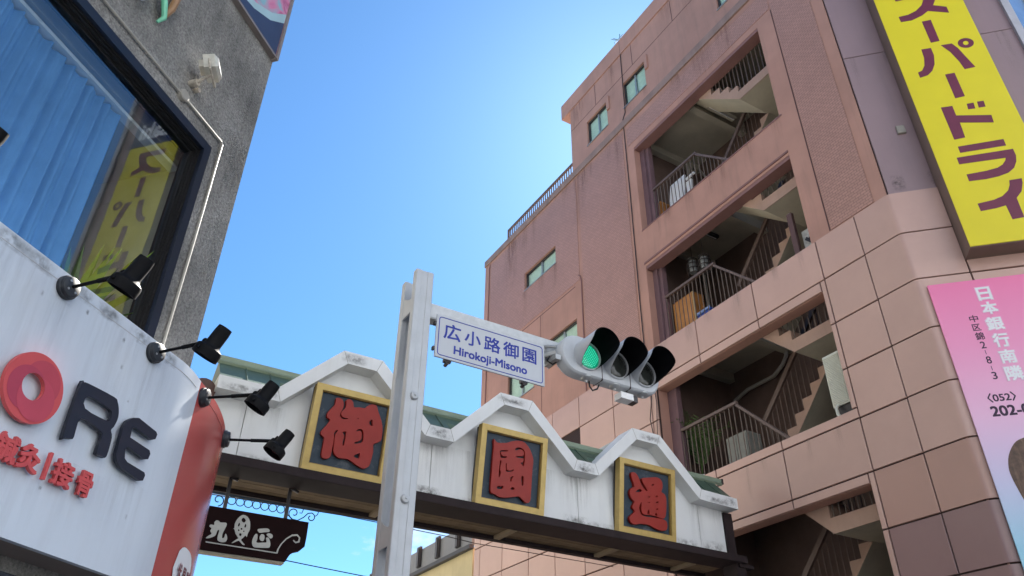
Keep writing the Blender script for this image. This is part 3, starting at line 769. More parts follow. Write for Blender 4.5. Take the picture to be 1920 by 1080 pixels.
# stairwell interior
M_stair = mat('beige_stair_paint', (0.40, 0.265, 0.20), 0.7, nscale=2, namt=0.12, streak=0.2, dirt=(0.2, 0.14, 0.1))
XO, XI, XB = 11.07, 11.95, 13.2             # outer stringer, gap between flights, back wall
FL = [3.80, 7.20, 10.63, 14.02, 17.42]      # floors
LD = [l + 1.86 for l in FL]                 # half landings
w = MB()
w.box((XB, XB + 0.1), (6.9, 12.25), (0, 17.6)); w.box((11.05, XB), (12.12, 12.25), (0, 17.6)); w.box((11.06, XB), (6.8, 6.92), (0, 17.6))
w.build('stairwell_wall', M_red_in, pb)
w = MB()
for z in FL:
    w.box((11.06, XB - 0.005), (10.12, 12.1), (z - 0.16, z))
    w.box((11.3, XB - 0.006), (10.10, 10.28), (z - 0.42, z - 0.002))
    w.box((11.06, XB - 0.006), (11.94, 12.11), (z - 0.38, z - 0.003))
w.each('floor_slab', M_ceil, pb)
w = MB(); w.box((11.06, XB), (6.93, 12.11), (17.44, 17.62)); w.build('stairwell_ceiling', M_ceil, pb)
for i in range(-1, 4):
    lz = FL[0] - 3.4 + 1.86 if i < 0 else LD[i]
    f1 = FL[i + 1]
    b = MB()
    b.box((XO, XB - 0.01), (6.94, 8.45), (lz - 0.25, lz - 0.03), 1)
    b.box((XO - 0.008, XB - 0.012), (6.945, 8.47), (lz - 0.03, lz), 0)
    b.box((XO - 0.012, XO - 0.001), (6.95, 8.46), (lz - 0.26, lz - 0.002), 0)
    b.build('landing', [M_stair, M_cream], pb)
    # front flight (landing up to the next floor) and back flight (floor up to the landing)
    def flight(x0, x1, y0, z0, dy, n, rise, nm):
        run = abs(dy)
        pts = []
        y, z = y0, z0
        for k in range(n):
            pts.append((y, z)); z += rise; pts.append((y, z)); y += dy
        ye, ze = pts[-1]
        low = [(ye + dy * 0.2, ze), (ye + dy * 0.2, ze - 0.24), (y0, z0 - 0.25)]
        pts2 = pts + low
        b = MB()
        m = len(pts2)
        i0 = len(b.v)
        for x in (x0, x1):
            b.v += [(x, a, c) for a, c in pts2]
        b.f.append(tuple(range(m))); b.m.append(0); b.sm.append(False)
        b.f.append(tuple(range(m, 2 * m))[::-1]); b.m.append(0); b.sm.append(False)
        for k in range(m):
            k2 = (k + 1) % m
            b.f.append((k, k2, m + k2, m + k)); b.m.append(1 if k >= m - 3 else 0); b.sm.append(False)
        return b.build(nm, [M_stair, M_cream], pb)
    flight(XO, XI - 0.02, 8.452, lz, 0.27, 7, (f1 - lz) / 7, 'stair_flight')
    if i >= 0:
        flight(XI + 0.02, XB - 0.015, 10.2, FL[i], -0.25, 8, (lz - FL[i]) / 8, 'stair_flight')
    # guards
    b, c = MB(), MB()
    xr = XO + 0.03
    n = 12
    for k in range(n):
        y = 7.02 + k * 0.125
        b.tube([(xr, y, lz), (xr, y, lz + 1.05)], 0.011, 5, 0)
    for k in range(14):
        t = (k + 0.5) / 14
        y = 8.45 + t * 1.66; z = lz + t * (f1 - lz)
        b.tube([(xr, y, z + 0.02), (xr, y, z + 1.12)], 0.011, 5, 0)
    c.obox((xr, 0, 0), X3, Y3, Z3, (-0.03, 0.03), (6.96, 8.45), (lz + 1.05, lz + 1.10))
    dv = Vector((0, 1.66, f1 - lz + 0.10)); dn = dv.normalized(); up = Vector((0, -dn.z, dn.y))
    c.obox((xr, 8.45, lz + 1.05), X3, dn, up, (-0.03, 0.03), (0, dv.length + 0.02), (0, 0.055))
    for k in range(15):
        y = 10.2 + k * 0.128
        b.tube([(xr, y, f1), (xr, y, f1 + 1.2)], 0.011, 5, 0)
    c.obox((xr, 0, 0), X3, Y3, Z3, (-0.035, 0.035), (10.08, 12.1), (f1 + 1.2, f1 + 1.26))
    rl = c.build('handrail', M_rail, pb)
    b.build('balusters', M_balu, rl)['kind'] = 'stuff'
    b, c = MB(), MB()
    xr = XI + 0.05
    if i >= 0:
        for k in range(14):
            t = (k + 0.5) / 14
            y = 10.2 - t * 1.8; z = FL[i] + t * (lz - FL[i])
            b.tube([(xr, y, z), (xr, y, z + 1.0)], 0.011, 5, 0)
        dv = Vector((0, -1.8, lz - FL[i])); dn = dv.normalized(); up = Vector((0, -dn.z, dn.y)) * -1
        up = Vector((0, dn.z, -dn.y)); up = up if up.z > 0 else -up
        c.obox((xr, 10.25, FL[i] + 1.0), X3, dn, up, (-0.03, 0.03), (0, dv.length), (0, 0.10))
        rl = c.build('handrail', M_rail, pb)
        b.build('balusters', M_rail, rl)['kind'] = 'stuff'
# spandrel lips and pilaster beside the opening
w = MB()
for z in (13.92,):
    w.box((FX - 0.012, FX + 0.27), (7.30, 12.02), (z - 0.002, z + 0.035))
for z in (12.80, 16.83):
    w.box((FX + 0.01, FX + 0.30), (7.37, 12.01), (z - 0.06, z + 0.029))
w.box((FX - 0.02, FX + 0.04), (7.36, 12.05), (12.90, 12.955))
w.each('opening_trim', mat('lip_paint', (0.24, 0.125, 0.11), 0.6), pb)
w = MB()
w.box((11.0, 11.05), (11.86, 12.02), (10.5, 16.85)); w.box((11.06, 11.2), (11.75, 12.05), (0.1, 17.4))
w.each('pilaster', mat('dark_mauve_paint', (0.17, 0.10, 0.11), 0.7), pb)  # one even dark mauve for both strips

# windows of the street front
M_glass = glass_mat('window_glass', (0.90, 0.96, 0.90), 0.0, 0.3)
def window(y0, y1, z0, z1, ny=2, frame=M_dkfr):
    t = 0.05
    b = MB()
    fx0, fx1 = FX + 0.06, FX + 0.12
    b.box((fx0, fx1), (y0, y1), (z1 - t, z1)); b.box((fx0, fx1), (y0, y1), (z0, z0 + t))
    b.box((fx0, fx1), (y0, y0 + t), (z0 + t, z1 - t)); b.box((fx0, fx1), (y1 - t, y1), (z0 + t, z1 - t))
    f = b.build('window', frame, pb)
    for k in range(1, ny):
        y = y0 + (y1 - y0) * k / ny
        c = MB(); c.box((FX + 0.07, FX + 0.115), (y - 0.025, y + 0.025), (z0 + t, z1 - t)); c.build('mullion', M_alu, f)
    for k in range(ny):
        ya, yb = y0 + (y1 - y0) * k / ny, y0 + (y1 - y0) * (k + 1) / ny
        c = MB(); c.box((FX + 0.085, FX + 0.09), (ya + 0.026, yb - 0.026), (z0 + 0.045, z1 - 0.045)); c.build('pane', M_glass, f)
        c = MB()
        N = 16
        for q in range(N):
            u0, u1 = ya + 0.03 + (yb - ya - 0.06) * q / N, ya + 0.03 + (yb - ya - 0.06) * (q + 1) / N
            xa, xb = FX + 0.13 + 0.012 * (q % 2), FX + 0.13 + 0.012 * ((q + 1) % 2)
            c.poly([(xa, u0, z0 + 0.03), (xb, u1, z0 + 0.03), (xb, u1, z1 - 0.03), (xa, u0, z1 - 0.03)])
        c.build('curtain', M_curtain, f, fixn=False)
    c = MB(); c.box((FX + 0.24, FX + 0.26), (y0 - 0.1, y1 + 0.1), (z0 - 0.1, z1 + 0.1)); c.build('room_backing', M_joint, f)
    c = MB(); c.box((FX - 0.03, FX + 0.059), (y0 - 0.02, y1 + 0.02), (z0 - 0.03, z0 - 0.001)); c.build('sill', M_alu, f)
    return f
for wd in WINS:
    window(*wd)
w = MB()
for y in (12.93, 11.10):                     # little drip hoods at the head of the penthouse windows
    w.box((FX - 0.05, FX - 0.002), (y - 0.05, y + 0.07), (19.18, 19.72))
w.each('window_hood', M_pink, pb)
w = MB()
w.tube([(FX - 0.02, 14.72, 10.55), (FX - 0.02, 14.72, 13.98), (FX - 0.02, 14.76, 14.15), (FX - 0.02, 14.86, 14.24)], 0.018, 6)
w.tube([(FX - 0.02, 20.22, 10.55), (FX - 0.02, 20.22, 17.7), (FX - 0.02, 20.18, 17.83)], 0.016, 6)
w.each('conduit', mat('pink_conduit', (0.26, 0.14, 0.125), 0.6), pb)
w = MB()
w.tube([(FX - 0.02, 12.33, 8.3), (FX - 0.02, 12.34, 12.0), (FX - 0.02, 12.32, 15.2), (FX - 0.02, 12.33, 18.2), (FX - 0.02, 12.2, 18.4), (FX - 0.02, 12.16, 21.5)], 0.012, 6)
w.tube([(FX - 0.07, 12.22, 6.6), (FX - 0.06, 12.18, 8.0), (FX - 0.10, 12.28, 8.8), (FX - 0.07, 12.2, 9.3), (FX - 0.07, 12.23, 10.4)], 0.010, 6)
w.tube([(FX - 0.075, 12.10, 7.0), (FX - 0.075, 12.14, 8.2), (FX - 0.075, 12.04, 9.1), (FX - 0.075, 12.1, 9.9)], 0.008, 6)
w.each('cable_run', M_cable, pb)
# roof railing on the lower part
b, c = MB(), MB()
for k in range(37):
    y = 15.05 + k * 0.131
    b.box((11.28, 11.31), (y - 0.014, y + 0.014), (17.95, 19.28))
c.box((11.26, 11.33), (14.95, 19.8), (19.28, 19.34)); c.box((11.27, 11.32), (14.95, 19.8), (18.25, 18.29)); c.box((11.265, 11.325), (19.75, 19.81), (17.95, 19.28))
rr = c.build('roof_railing', M_rail, pb)
b.build('balusters', M_rail, rr)['kind'] = 'stuff'
b = MB()
b.tube([(FX + 0.03, 12.16, 21.5), (FX + 0.03, 12.16, 21.85)], 0.012, 5)
b.tube([(FX + 0.03, 12.0, 21.68), (FX + 0.03, 12.45, 21.72)], 0.010, 5); b.tube([(FX - 0.12, 12.3, 21.7), (FX + 0.2, 12.25, 21.75)], 0.010, 5)
b.tube([(FX - 0.1, 12.42, 21.8), (FX + 0.05, 12.3, 21.72)], 0.010, 5)
b.build('rooftop_antenna', M_green, pb)
b = MB(); b.obox(CP, CT, Z3, CN, (0.49, 0.63), (11.85, 12.03), (0.001, 0.05), 0, 0.01); b.build('junction_box', mat('pale_beige_plastic', (0.33, 0.30, 0.25), 0.5), pb)

PLF = (Vector((FX, 0, 0)), -Y3, Z3, -X3)      # street front: u = -y
for y0, y1, z0, z1 in ((13.0, 13.25, 17.0, 18.6), (13.85, 14.1, 17.2, 18.6), (11.2, 11.4, 18.2, 18.6), (12.0, 12.3, 18.2, 18.6), (17.6, 17.95, 14.1, 15.35), (15.9, 16.2, 14.3, 15.35), (16.6, 17.0, 14.6, 15.35)):
    stain(PLF, (-y1, -y0), (z0, min(z1, 17.85) if z0 < 17.8 else z1), M_dripk, pb, 0.016)
rs_ = random.Random(4)
for k in range(16):
    y = rs_.uniform(6.2, 20.2); wd_ = rs_.uniform(0.25, 0.9); ln_ = rs_.uniform(0.7, 2.4)
    if y - wd_ < 15: stain(PLF, (-y, -y + wd_), (20.87 - min(ln_, 1.6), 20.87), M_dripk, pb, 0.006)
    stain(PLF, (-y, -y + wd_), (17.88 - ln_, 17.88), M_dripk, pb, 0.0165)
for z in (13.91,):
    for k in range(7):
        y = 7.5 + k * 0.66 + rs_.uniform(-0.2, 0.2)
        stain(PLF, (-y - rs_.uniform(0.15, 0.4), -y), (z - rs_.uniform(0.4, 0.95), z), M_dripk, pb, 0.0125)
for zt in (10.5, 6.93):
    for k in range(6):
        y = 7.5 + k * 0.8 + rs_.uniform(-0.2, 0.2)
        stain(PLF, (-y - rs_.uniform(0.1, 0.35), -y), (zt - rs_.uniform(0.3, 0.8), zt), M_drip, pb, 0.052)
for k in range(5):
    s_ = 0.1 + k * 0.6 + rs_.uniform(0, 0.2)
    stain((CP, CT, Z3, CN), (s_, s_ + rs_.uniform(0.1, 0.3)), (14.03 - rs_.uniform(0.6, 2.0), 14.03), M_drip, pb, 0.0015)
    stain((CP, CT, Z3, CN), (s_, s_ + rs_.uniform(0.1, 0.3)), (10.56, 10.56 + rs_.uniform(0.3, 0.9)), M_blot, pb, 0.0015)

# ------------------------------------------------------------------ cream building further up the side street
fb = thing('cream_building', 'low cream building with dark grey parapet beyond the pink building', 'building', (15, 26, 0))
w = MB(); w.box((10.9, 18), (20.9, 34), (0, 8.05)); w.build('wall', mat('cream_render', (0.55, 0.47, 0.27), 0.8, nscale=1.5, streak=0.1), fb)
w = MB(); w.box((10.75, 10.9), (20.85, 34), (7.98, 8.10)); w.build('cornice', mat('dark_grey_trim', (0.06, 0.06, 0.065), 0.6), fb)
w = MB(); w.box((10.84, 11.0), (20.88, 34), (8.11, 8.78)); w.build('parapet', mat('grey_parapet_sheet', (0.20, 0.205, 0.21), 0.5, nscale=3), fb)
for k in range(9):
    y = 21.6 + k * 1.42
    w = MB(); w.box((10.76, 10.838), (y, y + 0.26), (8.2, 8.86)); w.box((10.73, 10.76), (y + 0.06, y + 0.2), (8.22, 8.80))
    w.build('parapet_post', M_dkfr, fb)

# ------------------------------------------------------------------ things standing in the stairwell
ac = thing('air_conditioner', 'white air conditioner unit on the sill beside the stairs with the palm', 'air conditioner', (11.2, 7.74, 7.30))
b = MB(); b.box((11.10, 11.42), (7.57, 7.93), (7.45, 8.44)); b.build('casing', mat('ivory_enamel', (0.70, 0.71, 0.60), 0.5, nscale=12, namt=0.06), ac)
b = MB()
for k in range(30):
    b.box((11.085, 11.099), (7.59, 7.91), (7.48 + k * 0.031, 7.494 + k * 0.031))
b.build('grille', MATS['ivory_enamel'], ac)
b = MB(); b.box((11.13, 11.19), (7.58, 7.92), (7.30, 7.449)); b.build('foot', M_dkfr, ac)
b = MB(); b.tube([(11.09, 7.82, 7.46), (11.02, 7.82, 7.38), (11.0, 7.80, 7.26), (11.03, 7.74, 7.15)], 0.028, 8); b.build('pipe', MATS['ivory_enamel'], ac)
cb = thing('wooden_cabinet', 'orange brown wooden cabinet behind the third floor railing', 'cabinet', (11.4, 11.38, 10.63))
M_wood = mat('orange_wood', (0.42, 0.17, 0.045), 0.5, nscale=4, namt=0.2, streak=0.3, dirt=(0.22, 0.09, 0.03))
b = MB(); b.box((11.26, 11.6), (11.03, 11.72), (10.64, 11.70)); b.build('body', M_wood, cb)
b = MB(); b.box((11.24, 11.259), (11.05, 11.365), (10.68, 11.66)); b.box((11.24, 11.259), (11.385, 11.70), (10.68, 11.66)); b.build('door', mat('orange_wood_door', (0.50, 0.22, 0.06), 0.45, nscale=4, namt=0.2), cb)
b = MB(); b.box((11.235, 11.255), (11.0, 11.027), (10.66, 11.68)); b.build('edge_strip', mat('pale_wood', (0.55, 0.40, 0.2), 0.5), cb)
cr = thing('blue_crate', 'blue plastic crate beside the orange cabinet', 'crate', (11.45, 10.75, 10.63))
b = MB()
M_bluep = mat('blue_plastic', (0.03, 0.07, 0.32), 0.45, nscale=5)
b.box((11.26, 11.6), (10.55, 10.97), (10.64, 10.68))
for x in (11.26, 11.58): b.box((x, x + 0.02), (10.55, 10.97), (10.68, 11.02))
for y in (10.55, 10.95): b.box((11.28, 11.58), (y, y + 0.02), (10.68, 11.02))
b.build('box', M_bluep, cr)
b = MB(); b.box((11.235, 11.259), (10.54, 10.98), (10.98, 11.04)); b.build('rim', mat('pale_blue_plastic', (0.25, 0.35, 0.6), 0.5), cr)
wb = MB(); wb.obox((11.28, 11.46, 14.03), (0.15, 0, 1), (0, -1, 0), (-1, 0, 0.15), (0, 1.28), (0, 0.56), (0, 0.04)); wb.obox((11.24, 11.4, 14.1), (0.15, 0, 1), (0, -1, 0), (-1, 0, 0.15), (0.1, 1.1), (0.02, 0.42), (0, 0.01))
tag(wb.build('white_board', M_paper), 'white board leaning behind the top floor railing', 'board')
wb = MB(); wb.obox((11.30, 10.80, 14.03), (0.16, 0.05, 1), (0, -1, 0), (-1, 0, 0.15), (0, 0.95), (0, 0.18), (0, 0.05)); wb.obox((11.29, 10.64, 14.03), (0.1, 0.05, 1), (0, -1, 0), (-1, 0, 0.15), (0.97, 1.02), (-0.12, 0.2), (0, 0.05))
tag(wb.build('easel_frame', M_paper), 'narrow white frame leaning right of the white board', 'frame')
bc = thing('wooden_box', 'low brown wooden box at the left end of the top floor', 'box', (11.4, 11.9, 14.02))
b = MB(); b.box((11.26, 11.55), (11.70, 11.93), (14.03, 14.86)); b.build('body', M_wood, bc)
b = MB(); b.box((11.24, 11.56), (11.69, 11.94), (14.861, 14.90)); b.box((11.245, 11.259), (11.72, 11.91), (14.5, 14.54)); b.build('lid', MATS['orange_wood_door'], bc)
gc = thing('grey_cabinet', 'pale grey metal cabinet behind the second floor railing beside the palm', 'cabinet', (11.7, 10.6, 7.2))
M_gcab = mat('grey_enamel', (0.24, 0.245, 0.22), 0.5, nscale=4)
b = MB(); b.box((11.5, 11.9), (10.33, 10.9), (7.21, 8.02)); b.build('body', M_gcab, gc)
b = MB(); b.box((11.485, 11.499), (10.35, 10.605), (7.25, 7.98)); b.box((11.485, 11.499), (10.625, 10.88), (7.25, 7.98)); b.build('door', M_gcab, gc)
# potted palm
pl = thing('potted_palm', 'green potted palm behind the second floor railing', 'plant', (11.6, 11.85, 7.2))
b = MB(); b.lathe((11.6, 11.85, 7.2), (0, 0, 1), [(0, 0.13), (0.02, 0.14), (0.28, 0.18), (0.30, 0.19), (0.32, 0.19)], 14); b.build('pot', mat('white_pot_glaze', (0.7, 0.7, 0.66), 0.3), pl)
b = MB()
M_leaf = mat('palm_leaf', (0.07, 0.12, 0.032), 0.5, nscale=12, namt=0.3)
rnd = random.Random(3)
stem = MB()
for k in range(18):
    an = rnd.uniform(0, 6.283); tilt = rnd.uniform(0.3, 1.0); ln = rnd.uniform(1.1, 1.95)
    pts = []
    for q in range(9):
        s_ = q / 8
        h = ln * (s_ - 0.28 * s_ * s_ * tilt * 1.6)
        d = ln * tilt * s_ * s_ * 0.62
        pts.append(Vector((11.6 + math.cos(an) * d * 0.55, 11.8 + math.sin(an) * d * 0.75 - 0.06 * s_, 7.5 + h)))
    stem.tube(pts, [0.012 - 0.009 * q / 8 for q in range(9)], 5)
    for q in range(2, 9):
        for side in (-1, 1):
            for e in (0, 0.5):
                if q == 8 and e: continue
                p = pts[q] if not e else pts[q].lerp(pts[q + 1], e)
                tv = (pts[q] - pts[q - 1]).normalized()
                sv = tv.cross(Vector((math.cos(an), math.sin(an), 0.3))).normalized() * side
                L = 0.30 * (1.1 - abs(q - 5) / 6)
                tip = p + (sv * 0.75 + tv * 0.6 + Vector((0, 0, -0.22))).normalized() * L
                m_ = p.lerp(tip, 0.5) + tv * 0.018
                m2 = p.lerp(tip, 0.5) - tv * 0.018
                b.poly([p, m2, tip, m_])
b.build('fronds', M_leaf, pl, fixn=False)
stem.build('stems', M_leaf, pl)
for k, (y, z, lab) in enumerate(((11.22, 12.42, 'dark lattice lantern hanging left of its twin over the third floor landing'), (10.84, 12.30, 'dark lattice lantern hanging right of its twin over the third floor landing'))):
    ln = thing('hanging_lantern', lab, 'lantern', (11.6, y, z), 'lattice lanterns hanging in the stairwell')
    b = MB()
    for a_ in range(8):
        an = a_ * math.pi / 4
        b.tube([(11.6 + 0.13 * math.cos(an), y + 0.13 * math.sin(an), z), (11.6 + 0.15 * math.cos(an), y + 0.15 * math.sin(an), z + 0.2), (11.6 + 0.12 * math.cos(an), y + 0.12 * math.sin(an), z + 0.4)], 0.012, 5)
    for h, r_ in ((0, .13), (.13, .145), (.26, .145), (.4, .12)):
        b.tube([(11.6 + r_ * math.cos(a_ * math.pi / 8), y + r_ * math.sin(a_ * math.pi / 8), z + h) for a_ in range(17)], 0.013, 5)
    b.build('lattice', M_dkfr, ln)
    b = MB(); b.lathe((11.6, y, z + 0.03), (0, 0, 1), [(0, 0.09), (0.34, 0.09)], 10); b.build('shade', mat('smoky_paper', (0.30, 0.32, 0.33), 0.7), ln)
    b = MB(); b.tube([(11.6, y, z + 0.4), (11.6, y, 13.85)], 0.006, 5); b.build('cord', M_cable, ln)
fl = thing('ceiling_lamp', 'dark tube lamp fitting on the ceiling above the lanterns', 'lamp', (11.6, 11.1, 13.8))
b = MB(); b.box((11.3, 12.5), (11.05, 11.17), (13.78, 13.86)); b.build('housing', M_dkfr, fl)
b = MB(); b.tube([(11.36, 11.11, 13.755), (12.44, 11.11, 13.755)], 0.016, 8); b.build('tube', M_paper, fl)
fl = thing('ceiling_lamp', 'white tube lamp fitting hung under the top floor ceiling', 'lamp', (12.0, 10.6, 17.0))
b = MB(); b.box((11.6, 12.5), (9.75, 9.95), (16.95, 17.06)); b.build('housing', M_ceil, fl)
b = MB(); b.tube([(11.62, 9.85, 16.93), (12.48, 9.85, 16.93)], 0.02, 8); b.build('tube', M_paper, fl)
b = MB(); b.tube([(11.95, 9.85, 17.06), (11.95, 9.85, 17.43)], 0.02, 6); b.tube([(12.2, 9.85, 17.06), (12.2, 9.85, 17.43)], 0.02, 6); b.each('rod', M_dkfr, fl)
b = MB(); b.tube([(13.1, 11.95, 9.72), (13.05, 11.45, 9.8), (13.05, 10.65, 9.8), (13.05, 10.35, 9.95), (13.05, 10.2, 10.12), (13.05, 10.15, 10.5)], 0.045, 8)
b.tube([(13.1, 11.7, 15.0), (13.1, 11.7, 16.6), (12.9, 11.7, 16.75)], 0.04, 8); b.tube([(12.6, 11.85, 10.7), (12.6, 11.85, 13.5)], 0.05, 8); b.tube([(12.6, 11.85, 14.1), (12.6, 11.85, 16.9)], 0.05, 8)
b.each('drain_pipe', mat('grey_pvc', (0.30, 0.28, 0.25), 0.5), pb)
b = MB(); b.box((11.16, 11.24), (7.90, 8.02), (10.66, 11.84)); tag(b.build('wooden_post', mat('dark_red_post', (0.12, 0.065, 0.06), 0.6)), 'dark square post standing behind the third floor sill', 'post')
nb = thing('notice_board', 'pale metal shelf rack behind the third floor sill beside the dark post', 'shelf', (11.3, 7.7, 10.63))
b = MB(); b.box((11.30, 11.36), (7.45, 7.86), (10.66, 11.35)); b.build('back', mat('pale_grey_sheet', (0.55, 0.55, 0.50), 0.5, nscale=14, namt=0.3), nb)
b = MB(); b.box((11.26, 11.299), (7.60, 7.64), (10.66, 11.3)); b.obox((11.28, 7.5, 10.75), (0, 0.3, 0.35), (0, -0.05, 0.05), (-1, 0, 0), (0, 1), (0, 1), (0, 0.02)); b.obox((11.28, 7.42, 10.72), (0, 0.3, 0.35), (0, -0.05, 0.05), (-1, 0, 0), (0, 1), (0, 1), (0, 0.02)); b.each('bracket', M_dkfr, nb)

# ------------------------------------------------------------------ yellow vertical sign and pink banner on the chamfer
ys_ = thing('vertical_sign', 'tall yellow sign with maroon katakana lettering on the pink corner building', 'sign', tuple((CP + CT * 1.54 + Vector((0, 0, 8.97)))))
b = MB(); b.obox(CP, CT, Z3, CN, (0.785, 2.285), (8.97, 17.6), (0.01, 0.385)); b.build('case', M_signside, ys_)
b = MB(); b.obox(CP, CT, Z3, CN, (0.79, 2.28), (8.985, 15.36), (0.386, 0.40)); b.build('yellow_face', M_yellow, ys_)
b = MB(); b.obox(CP, CT, Z3, CN, (0.79, 2.28), (15.37, 17.59), (0.386, 0.40)); b.build('blue_face', mat('deep_blue_sign_film', (0.01, 0.02, 0.10), 0.35), ys_)
PLC = (CP, CT, Z3, CN)
GLY['su'] = [[(1.152, 15.12), (1.90, 15.12), (1.905, 15.0), (1.83, 14.78), (1.754, 14.636), (1.962, 14.521), (1.959, 14.344), (1.626, 14.502), (1.498, 14.407), (1.294, 14.325), (1.10, 14.332), (1.095, 14.489), (1.269, 14.50), (1.425, 14.567), (1.563, 14.699), (1.63, 14.84), (1.66, 14.95), (1.152, 14.95)]]
for k in ('su', 'bar1', 'pa', 'bar2', 'do', 'ra', 'i'):
    outline('letter', GLY[k], PLC, 0.003, M_maroon, ys_, z0=0.4005)
text('lettering', 'Asahi', PLC, (0.95, 2.12, 15.62, 16.22), M_paper, ys_, 0.003, 0.03, 0.4005)
bn = thing('banner_sign', 'pink printed banner with white vertical lettering on the corner chamfer', 'banner', tuple(CP + CT * 1.5 + Vector((0, 0, 3.4))))
M_ban = bpy.data.materials.new('pink_to_blue_print')
M_ban.use_nodes = True
_t = M_ban.node_tree
_b = _t.nodes['Principled BSDF']; _b.inputs['Roughness'].default_value = 0.45
_tc = _t.nodes.new('ShaderNodeTexCoord'); _sx = _t.nodes.new('ShaderNodeSeparateXYZ'); _mr = _t.nodes.new('ShaderNodeMapRange')
_mr.inputs[1].default_value, _mr.inputs[2].default_value = 1.0, 5.2
_rp = _t.nodes.new('ShaderNodeValToRGB')
_e = _rp.color_ramp.elements
_e[0].position, _e[0].color = 0.0, (0.30, 0.60, 0.74, 1)
_e[1].position, _e[1].color = 1.0, (0.84, 0.19, 0.38, 1)
for p_, c_ in ((0.22, (0.56, 0.54, 0.72, 1)), (0.46, (0.80, 0.46, 0.63, 1)), (0.72, (0.84, 0.30, 0.49, 1))):
    q_ = _e.new(p_); q_.color = c_
_t.links.new(_tc.outputs['Object'], _sx.inputs[0]); _t.links.new(_sx.outputs['Z'], _mr.inputs[0])
_t.links.new(_mr.outputs[0], _rp.inputs[0]); _t.links.new(_rp.outputs[0], _b.inputs['Base Color'])
b = MB(); b.obox(CP, CT, Z3, CN, (0.10, 3.0), (3.4, 8.55), (0.075, 0.10)); b.build('sheet', M_ban, bn)
def btxt(s_, fit, m, bold=0.0, z0=0.1005):
    return text('lettering', s_, PLC, fit, m, bn, 0.002, bold, z0)
M_halo = mat('pale_pink_halo', (0.80, 0.50, 0.62), 0.5)
for s_, u0, u1, z0_, z1_ in (('日', 0.745, 0.935, 8.17, 8.40), ('本', 0.735, 0.945, 7.92, 8.13), ('銀', 0.715, 0.945, 7.64, 7.86), ('行', 0.725, 0.935, 7.35, 7.58), ('南', 0.73, 0.94, 7.08, 7.30), ('隣', 0.72, 0.945, 6.80, 7.03)):
    btxt(s_, (u0 - 0.012, u1 + 0.012, z0_ - 0.012, z1_ + 0.012), M_halo, 0.05)
    btxt(s_, (u0, u1, z0_, z1_), M_paper, 0.022, 0.1028)
for s_, u0, u1, z0_, z1_ in (('中', 0.515, 0.635, 7.81, 7.93), ('区', 0.515, 0.625, 7.66, 7.775), ('錦', 0.512, 0.630, 7.50, 7.63), ('2', 0.535, 0.605, 7.355, 7.47), ('|', 0.565, 0.573, 7.255, 7.325), ('8', 0.540, 0.606, 7.10, 7.22), ('|', 0.568, 0.576, 6.99, 7.06), ('3', 0.540, 0.606, 6.845, 6.962)):
    btxt(s_, (u0, u1, z0_, z1_), M_ink, 0.012)
btxt('〈052〉', (0.375, 0.745, 6.49, 6.635), M_ink, 0.02)
btxt('202-0', (0.362, 0.86, 6.275, 6.435), M_ink, 0.035)
M_hair = mat('brown_hair_print', (0.10, 0.055, 0.035), 0.5, nscale=14, namt=0.5, streak=0.5, dirt=(0.42, 0.28, 0.16))
M_skin = mat('skin_print', (0.66, 0.42, 0.34), 0.5)
outline('hair_print', [[(0.63, 5.93), (0.50, 5.86), (0.385, 5.70), (0.332, 5.53), (0.328, 5.40), (0.35, 5.24), (0.385, 5.05), (0.50, 4.6), (0.62, 4.35), (1.25, 4.35), (1.42, 4.8), (1.50, 5.3), (1.42, 5.7), (1.25, 5.9), (0.95, 6.0)]], PLC, 0.002, M_hair, bn, smooth=3, z0=0.1005)
outline('face_print', [[(0.56, 5.55), (0.50, 5.35), (0.52, 5.05), (0.62, 4.75), (0.80, 4.55), (0.92, 4.52), (1.06, 4.58), (1.22, 4.78), (1.30, 5.05), (1.30, 5.35), (1.22, 5.55), (0.95, 5.68)]], PLC, 0.002, M_skin, bn, smooth=3, z0=0.103)
M_lip = mat('lip_print', (0.50, 0.16, 0.17), 0.5)
for sx_ in (-1, 1):
    cx_ = 0.91 + sx_ * 0.17
    outline('eye_print', [[(cx_ - 0.07, 5.19), (cx_, 5.225), (cx_ + 0.07, 5.19), (cx_, 5.165)]], PLC, 0.001, M_ink, bn, smooth=3, z0=0.1053)
    outline('eyebrow_print', [[(cx_ - 0.09, 5.30), (cx_, 5.345), (cx_ + 0.09, 5.30), (cx_, 5.32)]], PLC, 0.001, M_hair, bn, smooth=3, z0=0.1053)
outline('nose_print', [[(0.89, 5.10), (0.93, 5.10), (0.96, 4.96), (0.91, 4.93), (0.87, 4.96)]], PLC, 0.001, mat('nose_print_tone', (0.56, 0.33, 0.27), 0.5), bn, smooth=3, z0=0.1053)
outline('mouth_print', [[(0.81, 4.82), (0.91, 4.845), (1.01, 4.82), (0.91, 4.77)]], PLC, 0.001, M_lip, bn, smooth=3, z0=0.1053)
outline('clothing_print', [[(0.25, 3.5), (0.40, 4.05), (0.70, 4.25), (0.92, 4.05), (1.15, 4.25), (1.5, 4.05), (1.7, 3.5)]], PLC, 0.002, M_paper, bn, z0=0.105)

